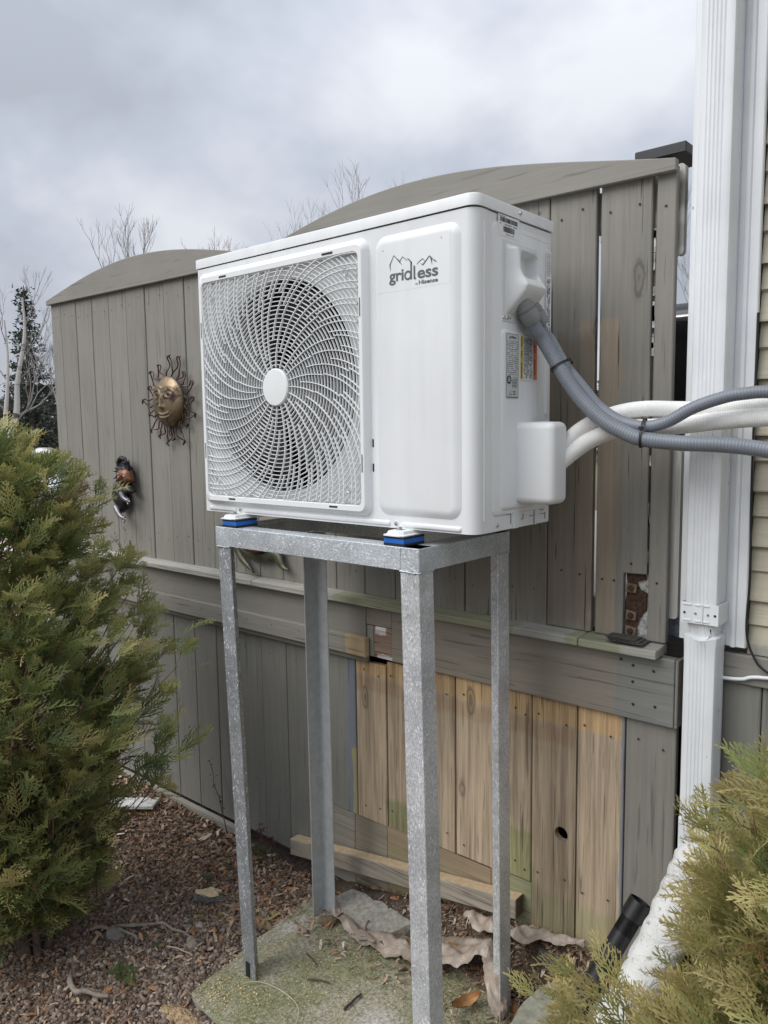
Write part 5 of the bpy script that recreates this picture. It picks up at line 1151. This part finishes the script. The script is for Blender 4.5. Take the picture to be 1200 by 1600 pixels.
# crescent ornament with terracotta bowl, seen under the stand beam
o3 = empty('crescent_ornament', (-.28, .44, -.19), 'patinated metal crescent holding a terracotta bowl, on the fence under the stand beam', 'wall ornament')
VERD = simple('verdigris_metal', (.125, .125, .085), .5, .5, var=.45, vs=35, bump=.5); TERR = simple('terracotta', (.26, .10, .055), .7, var=.25, vs=30, bump=.2)
cp_ = [(-.415, -.165), (-.40, -.19), (-.368, -.205), (-.33, -.222), (-.285, -.228), (-.24, -.222), (-.205, -.205), (-.185, -.205), (-.165, -.228), (-.148, -.248)]
def ribbon(pp, ws, y0, nm_, par, mat):
    path = smoothpath([(x, 0, z) for x, z in pp], 4); n = len(path); w = np.interp(np.linspace(0, 1, n), np.linspace(0, 1, len(ws)), ws); V = []
    for i, q in enumerate(path):
        t = (path[min(i + 1, n - 1)] - path[max(i - 1, 0)]).normalized(); s = Vector((-t.z, 0, t.x))
        for u, yy in ((-1, .0), (-.5, -.006), (0, -.009), (.5, -.006), (1, .0)): V.append((q.x + s.x * u * w[i], y0 + yy, q.z + s.z * u * w[i]))
    id_ = np.arange(n * 5).reshape(n, 5); o = np_mesh(nm_, np.array(V), np.stack([id_[:-1, :-1], id_[1:, :-1], id_[1:, 1:], id_[:-1, 1:]], -1).reshape(-1, 4), mat, parent=par, smooth=True)
    sm = o.modifiers.new('solid', 'SOLIDIFY'); sm.thickness = .002; return o
ribbon([(-.42, -.14), (-.405, -.175), (-.36, -.199), (-.30, -.212), (-.24, -.207), (-.19, -.185), (-.15, -.15)], [.008, .014, .017, .018, .018, .016, .008], .425, 'crescent', o3, VERD)
ribbon([(-.410, -.165), (-.398, -.20), (-.37, -.232), (-.325, -.258), (-.305, -.272)], [.010, .016, .015, .009, .001], .421, 'curl', o3, VERD)
ribbon([(-.215, -.19), (-.185, -.205), (-.168, -.225), (-.15, -.238), (-.125, -.240)], [.012, .020, .017, .010, .001], .421, 'curl', o3, VERD)
MB().lathe([(.002, -.065), (.035, -.060), (.058, -.040), (.072, -.008), (.075, .02), (.068, .02)], (-.295, .425, -.135), 'z', 28).build('bowl', TERR, o3, smooth=40)
MB().tube([(-.28, .4505, -.21), (-.28, .42, -.21)], .004, 6).build('hanger', DKM, o3)
MB().lathe([(.006, 0), (.006, .004), (.002, .007)], (-.402, .405, -.165), 'x', 8).build('rivet', SCREW, o3)

# ================================================================== cedars
def spray_template(seed, L=.10):
    r = np.random.default_rng(seed); Q = []; T = []
    def quad(p, q, w0, w1, t, tip=False):
        d = q - p; l = np.linalg.norm(d) + 1e-9; d /= l; s = np.cross(d, [0, 0, 1.]); s /= np.linalg.norm(s) + 1e-9
        Q.append([p - s * w0, p + s * w0, q + s * w1, q - s * w1]); T.append(t)
    def bend(x): return np.array([0, 0, -.9 * x * x / L * .50])
    NS = 4; ax = [np.array([L * i / NS, r.normal(0, .002), 0]) for i in range(NS + 1)]; ax = [a + bend(a[0]) for a in ax]
    for i in range(NS): quad(ax[i], ax[i + 1], .0017 * (1 - i / NS * .4), .0016 * (1 - (i + 1) / NS * .4), .1 + .8 * i / NS)
    nb = 8
    for i in range(nb):
        t = .06 + .88 * i / nb
        for sd in (-1, 1):
            tt = t + (.05 if sd > 0 else 0) + r.normal(0, .008); x = tt * NS; j = min(int(x), NS - 1); p = ax[j] + (ax[j + 1] - ax[j]) * (x - j)
            bl = L * (.50 * (1 - tt) ** .8 + .10) * r.uniform(.75, 1.15); an = sd * R(r.uniform(34, 46)); zt = r.normal(0, .10); d = np.array([math.cos(an), math.sin(an), zt])
            q = p + np.array([math.cos(an * .75), math.sin(an * .75), zt - .12]) * bl; mid = p + d * bl * .5; quad(p, mid, .0016, .0019, tt); quad(mid, q, .0019, .0006, tt + .12)
            ns = max(1, int(bl / .0115))
            for u in range(ns):
                for s2 in ((-sd, sd) if u % 2 else (-sd,)):
                    uu = (u + .6) / (ns + .4); pp = p + d * bl * uu; a2 = an + s2 * R(r.uniform(30, 44)); sl = .0145 * (1 - uu * .5) * r.uniform(.7, 1.2)
                    d2 = np.array([math.cos(a2), math.sin(a2), r.normal(0, .12)]); quad(pp, pp + d2 * sl, .0015, .0010, tt + .15 + .1 * uu)
    return np.array(Q, np.float32), np.array(T, np.float32)
TPL = [spray_template(s) for s in (1, 2, 3, 4)]
k = NT('cedar_foliage'); at = k.n('ShaderNodeAttribute', attribute_name='tint').outputs['Fac']
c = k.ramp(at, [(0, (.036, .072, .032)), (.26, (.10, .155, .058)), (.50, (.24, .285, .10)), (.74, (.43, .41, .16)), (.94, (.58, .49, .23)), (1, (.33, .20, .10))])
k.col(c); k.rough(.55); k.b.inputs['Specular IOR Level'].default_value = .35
tr = k.n('ShaderNodeBsdfTranslucent'); k.l(c, tr.inputs[0]); ms = k.n('ShaderNodeMixShader'); ms.inputs[0].default_value = .32; k.l(k.b.outputs[0], ms.inputs[1]); k.l(tr.outputs[0], ms.inputs[2]); k.l(ms.outputs[0], k.o.inputs[0]); FOL = k.m
k = NT('cedar_foliage_dead'); k.col((.16, .075, .03)); k.rough(.8); DEADF = k.m
def place_sprays(pos, dirs, nrm, scale, tint, seed):
    """pos,dirs,nrm (n,3)"""
    d = dirs / np.linalg.norm(dirs, axis=1)[:, None]; s = np.cross(nrm, d); s /= np.linalg.norm(s, axis=1)[:, None]; z = np.cross(d, s)
    Vs, Ts = [], []; r = np.random.default_rng(seed); w = r.integers(0, len(TPL), len(pos))
    for t_i, (Q, T) in enumerate(TPL):
        m_ = np.where(w == t_i)[0]
        if not len(m_): continue
        M = np.stack([d[m_], s[m_], z[m_]], 1)                   # rows
        V = np.einsum('qvk,nkj->nqvj', Q, M) * scale[m_][:, None, None, None] + pos[m_][:, None, None]
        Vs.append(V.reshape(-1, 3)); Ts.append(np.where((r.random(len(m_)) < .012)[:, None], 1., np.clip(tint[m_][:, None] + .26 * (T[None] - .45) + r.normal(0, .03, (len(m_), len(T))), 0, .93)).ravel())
    V = np.concatenate(Vs); return V, np.concatenate(Ts)
def cedar(name, label, axis0, axis1, prof, NBR, extra, seed, sps=(.75, 1.25), base_tint=.42, nsp=15, az=None, stems=5, crown_group=None, tipz=None):
    r = np.random.default_rng(seed); root = empty(name, axis0, label, 'bush', crown_group)
    a0, a1 = np.array(axis0, float), np.array(axis1, float); zs_, rs_ = zip(*prof); P_, D, N_, S_, T_ = [], [], [], [], []; br = MB()
    tips = []
    for i in range(NBR):
        z = r.uniform(zs_[0], zs_[-1]) if tipz is None else zs_[0] + (zs_[-1] - zs_[0]) * r.random() ** tipz; a = r.uniform(0, 2 * np.pi) if az is None else r.uniform(*az)
        t = (z - a0[2]) / (a1[2] - a0[2]); c = a0 + (a1 - a0) * np.clip(t, 0, 1); rad = np.interp(z, zs_, rs_) * r.uniform(.55, 1.06) ** .7
        tips.append((c + np.array([math.cos(a) * rad, math.sin(a) * rad, z - c[2]]), rad))
    for e_ in extra: tips.append((np.array(e_, float), .4))
    for tip, rad in tips:
        zb = max(tip[2] - .75 * rad - .06, a0[2] + .08); t = (zb - a0[2]) / (a1[2] - a0[2]); b = a0 + (a1 - a0) * np.clip(t, 0, 1) + r.normal(0, .015, 3)
        n = 7; path = [b + (tip - b) * u + np.array([0, 0, -.05 * math.sin(u * math.pi)]) + r.normal(0, .006, 3) for u in np.linspace(0, 1, n)]
        br.tube(path, np.linspace(.0035 + .004 * rad, .0012, n).tolist(), 5, caps=False)
        out = tip - b; out /= np.linalg.norm(out)
        for j in range(nsp):
            u = r.uniform(.38, 1) if j else 1.; x = u * (n - 1); q = min(int(x), n - 2); p = path[q] + (path[q + 1] - path[q]) * (x - q)
            side = np.cross(out, [0, 0, 1]); side /= np.linalg.norm(side); sd = 1 if j % 2 else -1
            d = out * r.uniform(.5, 1.2) + side * sd * r.uniform(.1, 1.0) + np.array([0, 0, r.uniform(-.25, .6)]) + r.normal(0, .18, 3); d /= np.linalg.norm(d)
            off = d * r.uniform(0, .06)
            if j: br.tube([p, p + off * 1.02 + 1e-4], [.0014, .001], 3, caps=False)
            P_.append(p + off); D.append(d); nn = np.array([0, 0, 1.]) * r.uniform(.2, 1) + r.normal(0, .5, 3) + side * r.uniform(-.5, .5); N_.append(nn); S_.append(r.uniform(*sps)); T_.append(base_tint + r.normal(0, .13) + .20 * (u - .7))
    V, T = place_sprays(np.array(P_), np.array(D), np.array(N_), np.array(S_), np.array(T_), seed + 1); F = np.arange(len(V)).reshape(-1, 4)
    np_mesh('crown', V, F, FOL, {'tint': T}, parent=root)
    br.build('branches', TWIGM, root, recalc=False)
    for i in range(stems):
        a = 2 * math.pi * i / stems; o_ = np.array([math.cos(a), math.sin(a), 0]) * .06; h = r.uniform(.5, .95); end = a0 + (a1 - a0) * h + o_ * r.uniform(.5, 1.8)
        st_ = a0 + o_ * .6 + np.array([0, 0, -.03]); pth = [st_ + (end - st_) * u + o_ * .7 * math.sin(u * 3) + r.normal(0, .008, 3) for u in np.linspace(0, 1, 8)]
        tb = MB(); tb.tube(smoothpath([tuple(q) for q in pth], 3), np.linspace(r.uniform(.011, .019), .004, 22).tolist(), 8); tb.build('trunk', BARK, root, smooth=60)
    return root
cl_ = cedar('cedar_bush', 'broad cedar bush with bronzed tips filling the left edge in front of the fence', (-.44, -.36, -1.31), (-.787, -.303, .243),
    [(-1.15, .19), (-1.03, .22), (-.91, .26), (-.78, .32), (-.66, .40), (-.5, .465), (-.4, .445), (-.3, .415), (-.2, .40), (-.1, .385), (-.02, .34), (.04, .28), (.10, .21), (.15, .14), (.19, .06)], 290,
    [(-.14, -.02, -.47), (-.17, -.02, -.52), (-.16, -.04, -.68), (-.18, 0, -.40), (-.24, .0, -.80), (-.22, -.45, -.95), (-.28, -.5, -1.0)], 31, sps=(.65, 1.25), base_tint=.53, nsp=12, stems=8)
# dry inner twigs at the foot of the left bush
dm = MB(); rr = random.Random(5)
for i in range(170):
    a = rr.uniform(0, 6.28); p = Vector((-.42 + rr.uniform(-.14, .10), -.33 + rr.uniform(-.12, .12), -1.29 + rr.uniform(0, .5))); d = Vector((math.cos(a), math.sin(a), rr.uniform(.1, 1.3))).normalized(); L = rr.uniform(.12, .34)
    dm.tube([p, p + d * L * .5 + Vector((0, 0, rr.uniform(-.02, .02))), p + d * L + Vector((rr.uniform(-.04, .04), rr.uniform(-.04, .04), rr.uniform(-.05, .03)))], [.003, .002, .0008], 4, caps=False)
dm.build('dead_twigs', simple('dead_twig', (.085, .06, .045), .9, var=.3), cl_, recalc=False)
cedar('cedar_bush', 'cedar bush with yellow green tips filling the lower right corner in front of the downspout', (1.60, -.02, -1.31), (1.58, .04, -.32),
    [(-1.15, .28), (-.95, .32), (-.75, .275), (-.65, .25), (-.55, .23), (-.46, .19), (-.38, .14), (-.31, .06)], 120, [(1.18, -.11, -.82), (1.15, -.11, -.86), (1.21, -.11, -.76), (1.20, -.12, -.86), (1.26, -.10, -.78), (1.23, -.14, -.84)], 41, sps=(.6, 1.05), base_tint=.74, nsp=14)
# small green and dry weeds
def sprig(x, y, label, n, tint, seed, sc_=(.4, .7), up=.3):
    r = np.random.default_rng(seed); z = float(gh(x, y)) + .012; a = r.uniform(0, 6.28, n); D = np.stack([np.cos(a), np.sin(a), np.full(n, up)], -1); P_ = np.tile([x, y, z], (n, 1)) + r.normal(0, .012, (n, 3)) * [1, 1, .2]
    V, T = place_sprays(P_, D, np.tile([0, 0, 1.], (n, 1)) + r.normal(0, .2, (n, 3)), r.uniform(*sc_, n), np.full(n, tint), seed)
    o = np_mesh('cedar_sprig', V, np.arange(len(V)).reshape(-1, 4), FOL, {'tint': T}, origin=(x, y, z)); return tag(o, label, 'sprig')
sprig(-.13, -.26, 'fallen green cedar sprig near the bottom left sticks', 5, .30, 1, (.6, .9), .1)
sprig(-.16, .02, 'small green cedar sprig on the gravel centre left', 2, .32, 2, (.3, .4), .2)
sprig(-.33, .18, 'small green weed on the gravel behind the wood chunk', 3, .25, 3, (.25, .4), .5)
sprig(-.20, -.12, 'green cedar tip beside the grey crooked stick', 2, .35, 4, (.3, .45), .2)
sprig(-.13, .06, 'tiny green sprig in front of the wood chunk', 2, .3, 6, (.25, .3), .3)
sprig(.93, .40, 'rusty dead cedar sprig at the fence foot near the black pipe', 5, .99, 7, (.5, .7), .5)
sprig(.02, .17, 'rusty dead cedar sprig between the left legs of the stand', 5, .99, 8, (.35, .5), .1)
sprig(.70, .22, 'rusty dead cedar tuft inside the curled orange leaf', 4, .99, 9, (.3, .4), .5)
def dry_plant(x, y, h, label, seed, leaves=14, mat=None, name='dry_plant', lean=(0, 0)):
    r = random.Random(seed); root = empty(name, gz_(x, y, 0), label, 'plant'); b = Vector(gz_(x, y, 0)); top = b + Vector((lean[0], lean[1], h)); mb = MB()
    pth = [b.lerp(top, t) + Vector((r.uniform(-.008, .008), r.uniform(-.004, .004), 0)) for t in np.linspace(0, 1, 7)]; mb.tube(pth, np.linspace(.0022, .001, 7).tolist(), 5); mb.build('stem', mat or simple('dry_stem', (.10, .05, .035), .9), root)
    lf = MB()
    for i in range(leaves):
        t = r.uniform(.35, 1); p = b.lerp(top, t); a = r.uniform(0, 6.28); L = r.uniform(.012, .028); d = Vector((math.cos(a), math.sin(a) * .6, r.uniform(-.8, .4))).normalized(); s = d.cross(Vector((0, .4, 1))).normalized() * L * .28
        q = p + d * L * .5; lf.add([p, q + s, p + d * L, q - s + Vector((0, 0, .003))], [(0, 1, 2, 3)])
    lf.build('leaves', simple('dry_leaves', (.13, .065, .045), .85, var=.4), root, recalc=False)
dry_plant(-.50, .415, .28, 'dry reddish weed standing against the fence left of the front left leg', 1, lean=(-.10, 0))
dry_plant(-.30, .405, .13, 'low dry brown weed at the fence foot between the left legs', 2, 22)
dry_plant(-.23, .40, .10, 'withered leafy plant at the end of the lumber', 3, 26)
gm = MB(); r = random.Random(9)
for i in range(70):
    x, y = -.30 + r.gauss(0, .03), .39 + r.uniform(-.02, .02); z = float(gh(x, y)); h = r.uniform(.03, .07); dx_ = r.gauss(0, .02); gm.add([(x - .0015, y, z), (x + .0015, y, z), (x + dx_, y + r.gauss(0, .012), z + h)], [(0, 1, 2)])
tag(gm.build('grass_tuft', simple('grass_green', (.05, .09, .025), .7), recalc=False), 'small green grass tuft at the fence foot between the left legs', 'grass', kind='stuff')

# ================================================================== far trees
BIRCH = NT('birch_bark'); p = BIRCH.pos(); BIRCH.col(BIRCH.mix(BIRCH.ss(BIRCH.noise(BIRCH.mapv(p, (2, 2, 9)), 1, 5, .7), .56, .66), (.52, .50, .47), (.10, .09, .085))); BIRCH.rough(.8); BIRCH = BIRCH.m
HAZET = simple('hazed_twig', (.30, .285, .28), .9, var=.2)  # far haze is mixed into this colour, so twigs are paler
def tree_rec(mb, p, d, L, r, depth, rnd, spread, up):
    n = 4; pth = [p]
    for i in range(n):
        d = (d + Vector((rnd.gauss(0, .10), rnd.gauss(0, .10), rnd.gauss(0, .05) + up * .06))).normalized(); p = p + d * (L / n); pth.append(p)
    mb.tube(pth, np.linspace(r, r * .55, n + 1).tolist(), 5 if depth > 2 else 3, caps=False)
    if depth <= 0: return
    for i in range(rnd.choice((2, 3)) if depth > 1 else 3):
        a = rnd.uniform(0, 6.28); q = pth[rnd.choice((2, 3, 4))] if i else pth[-1]; ax = Vector((math.cos(a), math.sin(a), .15)); nd = (d + ax * spread * rnd.uniform(.5, 1.1) + Vector((0, 0, up * .3))).normalized()
        tree_rec(mb, q, nd, L * rnd.uniform(.62, .85), r * (.62 if i else .7), depth - 1, rnd, spread, up)
def bare_tree(x, y, h, label, seed, mat=HAZET, r0=.06, depth=6, spread=.55, trunk_frac=.35, lean=(0, 0), grp=None, name='bare_tree', tmat=None):
    rnd = random.Random(seed); root = empty(name, (x, y, -1.3), label, 'tree', grp); t = MB(); top = Vector((x + lean[0], y + lean[1], -1.3 + h * trunk_frac))
    t.tube(smoothpath([(x, y, -1.35), (x + lean[0] * .3 + .03, y + lean[1] * .4, -1.3 + h * trunk_frac * .5), tuple(top)], 5), np.linspace(r0, r0 * .72, 11).tolist(), 8, caps=False); t.build('trunk', tmat or mat, root, smooth=60)
    c = MB(); tree_rec(c, top, Vector((lean[0] * .2, lean[1] * .2, 1)).normalized(), h * .22, r0 * .7, depth, rnd, spread, .8); c.build('crown', mat, root, recalc=False); return root
def spruce(x, y, h, label, seed, wid=.24, cols=None, dens=1., grp=None, clear=.12):
    r = np.random.default_rng(seed); root = empty('spruce_tree', (x, y, -1.3), label, 'tree', grp)
    MB().tube([(x, y, -1.35), (x + .02 * h * .3, y, -1.3 + h * .5), (x, y, -1.3 + h)], [h * .018, h * .011, h * .002], 7, caps=False).build('trunk', BARK, root)
    V, T = [], []; nl = int(26 * dens * max(1, h / 5))
    for i in range(nl):
        t = clear + (1 - clear) * (i + r.uniform(-.4, .4)) / nl; z = -1.3 + h * t; R_ = h * wid * (1 - t) * r.uniform(.6, 1.15) + .008 * h
        nb = r.integers(4, 8)
        for b_ in range(nb):
            a = r.uniform(0, 2 * np.pi); L = R_ * r.uniform(.6, 1.1); d = np.array([math.cos(a), math.sin(a), 0]); m = max(10, int(L / h * 420)); u = r.random(m) ** .7
            sagg = -.32 * u * L + .30 * u * u * L
            P_ = np.array([x, y, z]) + d[None] * (u * L)[:, None] + np.stack([r.normal(0, .016 * h, m), r.normal(0, .016 * h, m), sagg + r.normal(0, .008 * h, m)], -1)
            l = h * r.uniform(.010, .024, m); dd = d[None] * .7 + r.normal(0, .6, (m, 3)); dd /= np.linalg.norm(dd, axis=1)[:, None]; s = np.cross(dd, r.normal(0, 1, (m, 3))); s /= np.linalg.norm(s, axis=1)[:, None]
            q = np.stack([P_ - s * (l * .28)[:, None], P_ + s * (l * .28)[:, None], P_ + dd * l[:, None]], 1); V.append(q.reshape(-1, 3)); T.append(r.random(m))
    V = np.concatenate(V); np_mesh('crown', V, np.arange(len(V)).reshape(-1, 3), SPRM, {'tint': np.concatenate(T)}, parent=root); return root
k = NT('spruce_needles'); at = k.n('ShaderNodeAttribute', attribute_name='tint').outputs['Fac']; k.col(k.ramp(at, [(0, (.026, .034, .026)), (1, (.075, .082, .058))])); k.rough(.85); SPRM = k.m
def at_dir(dx_, dy_, dist):
    l = math.hypot(dx_, dy_); return 1.78 + dx_ / l * dist, -1.317 + dy_ / l * dist
x, y = at_dir(-1.0, .472, 17); spruce(x, y, 4.4, 'tall dark spruce rising left of the fence behind the cedar', 1, wid=.24, dens=1.5)
for i, (ax_, ay_, d_, h_) in enumerate(((-1.04, .40, 24, 4.2), (-1.0, .47, 26, 3.9), (-.98, .50, 22, 3.0), (-1.01, .45, 21, 2.9), (-1.06, .37, 22, 3.4), (-.97, .53, 28, 3.4), (-.99, .46, 30, 4.6), (-1.03, .43, 19, 2.3))):
    x, y = at_dir(ax_, ay_, d_); spruce(x, y, h_, ('dark conifer in the woods, far left behind the birch', 'dark conifer in the woods right of the tall spruce', 'low dark conifer against the fence edge in the far woods', 'low dark conifer directly under the tall spruce', 'dark conifer at the left picture edge in the far woods', 'distant conifer hidden mostly by the fence edge', 'taller distant conifer behind the tall spruce', 'small dark conifer beside the white birch trunk')[i], 10 + i, wid=.26, dens=.8, grp='dark conifers in the far woods')
k = NT('far_wood'); at = k.n('ShaderNodeAttribute', attribute_name='tint').outputs['Fac']; k.col(k.ramp(at, [(0, (.03, .032, .026)), (.6, (.065, .06, .05)), (1, (.12, .105, .09))])); k.rough(.9); FARM = k.m
r = np.random.default_rng(77); m = 60000; u = r.uniform(-1.3, 1.5, m); dist = r.uniform(32, 46, m); hh = (2.6 + .9 * np.sin(u * 9) + .5 * np.sin(u * 23 + 1)); z = -1.3 + hh * r.random(m) ** .8
ang = np.arctan2(.45, -1.0) - u * .9; P_ = np.stack([1.78 + np.cos(ang) * dist, -1.3 + np.sin(ang) * dist, z], -1); dd = r.normal(0, 1, (m, 3)); dd[:, 2] += .6; dd /= np.linalg.norm(dd, axis=1)[:, None]; s = np.cross(dd, r.normal(0, 1, (m, 3))); s /= np.linalg.norm(s, axis=1)[:, None]; l = r.uniform(.10, .5, m)
V = np.stack([P_ - s * (l * .22)[:, None], P_ + s * (l * .22)[:, None], P_ + dd * l[:, None]], 1).reshape(-1, 3)
tag(np_mesh('far_wood', V, np.arange(len(V)).reshape(-1, 3), FARM, {'tint': r.random(m)}), 'dark line of distant mixed woods on the horizon', 'woods', kind='stuff')
x, y = at_dir(-1.012, .437, 9.5); bt = empty('birch_tree', (x, y, -1.3), 'white birch with two pale trunks in front of the dark spruce', 'tree')
tm = MB(); B0 = Vector((x, y, -1.35)); rgt = Vector((.45, 1.0, 0)).normalized()
def bpt(a, z): return tuple(B0 + rgt * a + Vector((0, 0, z - B0.z)))
tm.tube(smoothpath([bpt(0, -1.35), bpt(.02, -.4), bpt(.06, .1), bpt(.17, .45), bpt(.20, .8), bpt(.30, 1.3), bpt(.30, 1.7)], 5), np.linspace(.062, .010, 31).tolist(), 8, caps=False)
o = tm.build('trunk', BIRCH, bt, smooth=60)
tm = MB(); tm.tube(smoothpath([bpt(.045, .05), bpt(.055, .35), bpt(.10, .75), bpt(.12, 1.1), bpt(.11, 1.45)], 5), np.linspace(.032, .007, 21).tolist(), 7, caps=False); tm.build('trunk', BIRCH, bt, smooth=60)
tm = MB(); rnd = random.Random(8)
for (a, z, da, dz, r_) in ((.17, .42, .5, .28, .014), (.18, .38, .42, .5, .012), (.24, 1.0, .25, .5, .008), (.10, .8, -.3, .5, .008), (.28, 1.3, .2, .5, .007), (.11, 1.2, -.15, .5, .007), (.2, .8, .35, .3, .007), (.05, .5, -.35, .4, .008)):
    tree_rec(tm, Vector(bpt(a, z)), (rgt * da + Vector((0, 0, dz))).normalized(), .28, r_, 4, rnd, .5, .5)
tm.build('crown', HAZET, bt, recalc=False)
for i, (ax_, ay_, d_, h_, lb_) in enumerate(((-1.042, .385, 11, 3.6, 'thin pale birch at the left picture edge'), (-1.028, .41, 13, 2.9, 'slender bare birch left of the two trunk birch'), (-.975, .50, 14, 3.1, 'faint bare twiggy tree between the spruce and the fence edge'))):
    x, y = at_dir(ax_, ay_, d_); bare_tree(x, y, h_, lb_, 50 + i, r0=.04, depth=6, grp=None, name='bare_tree', tmat=BIRCH if i < 2 else HAZET, spread=.45)
for i, (dx_, dy_, d_, h_, lb_, kk) in enumerate(((-.904, .590, 11, 4.0, 'bare tree top showing over the left arch, left fork', .5), (-.868, .620, 11.5, 4.0, 'bare tree top showing over the left arch, right fork', .5), (-.702, .768, 13, 4.85, 'bare twiggy tree top above the slope of the right arch', .55), (-.755, .72, 14, 4.45, 'tiny bare tree tip just above the unit beside the right arch', .4), (-.66, .80, 15, 5.1, 'faint bare tree tips on the right arch skyline', .45), (-.368, 1.034, 12, 4.4, 'bare twiggy tree seen in the gap between fence and house', .6), (-.355, 1.04, 13, 3.9, 'lower bare tree behind the gap between fence and house', .6))):
    x, y = at_dir(dx_, dy_, d_); bare_tree(x, y, h_, lb_, 70 + i, r0=.034, depth=6, spread=kk, trunk_frac=.45)
# pale grassy mound with snow left of the fence
x0_, y0_ = at_dir(-.985, .475, 8.0); n = 40; gx_, gy_ = np.meshgrid(np.linspace(-2.2, 2.2, n), np.linspace(-2.2, 2.2, n), indexing='ij'); hz_ = 1.42 * np.exp(-(gx_ ** 2 + gy_ ** 2) / 1.3) + .03 * np.sin(gx_ * 7) * np.cos(gy_ * 9)
id_ = np.arange(n * n).reshape(n, n); k = NT('dry_grass_mound'); P = k.pos(); nn_ = k.noise(P, 2.2, 4, .6); c = k.mix(k.ss(k.noise(P, 30, 4, .7), .3, .7), (.16, .125, .085), (.30, .25, .19)); c = k.mix(k.math('MULTIPLY', k.ss(nn_, .50, .56), k.ss(k.sepp(P)[2], .16, .04)), c, (.8, .82, .86)); k.col(c); k.rough(.95)
mo = np_mesh('earth_mound', np.stack([x0_ + gx_, y0_ + gy_, -1.33 + hz_], -1).reshape(-1, 3), np.stack([id_[:-1, :-1], id_[1:, :-1], id_[1:, 1:], id_[:-1, 1:]], -1).reshape(-1, 4), k.m, smooth=True); tag(mo, None, None, kind='structure')
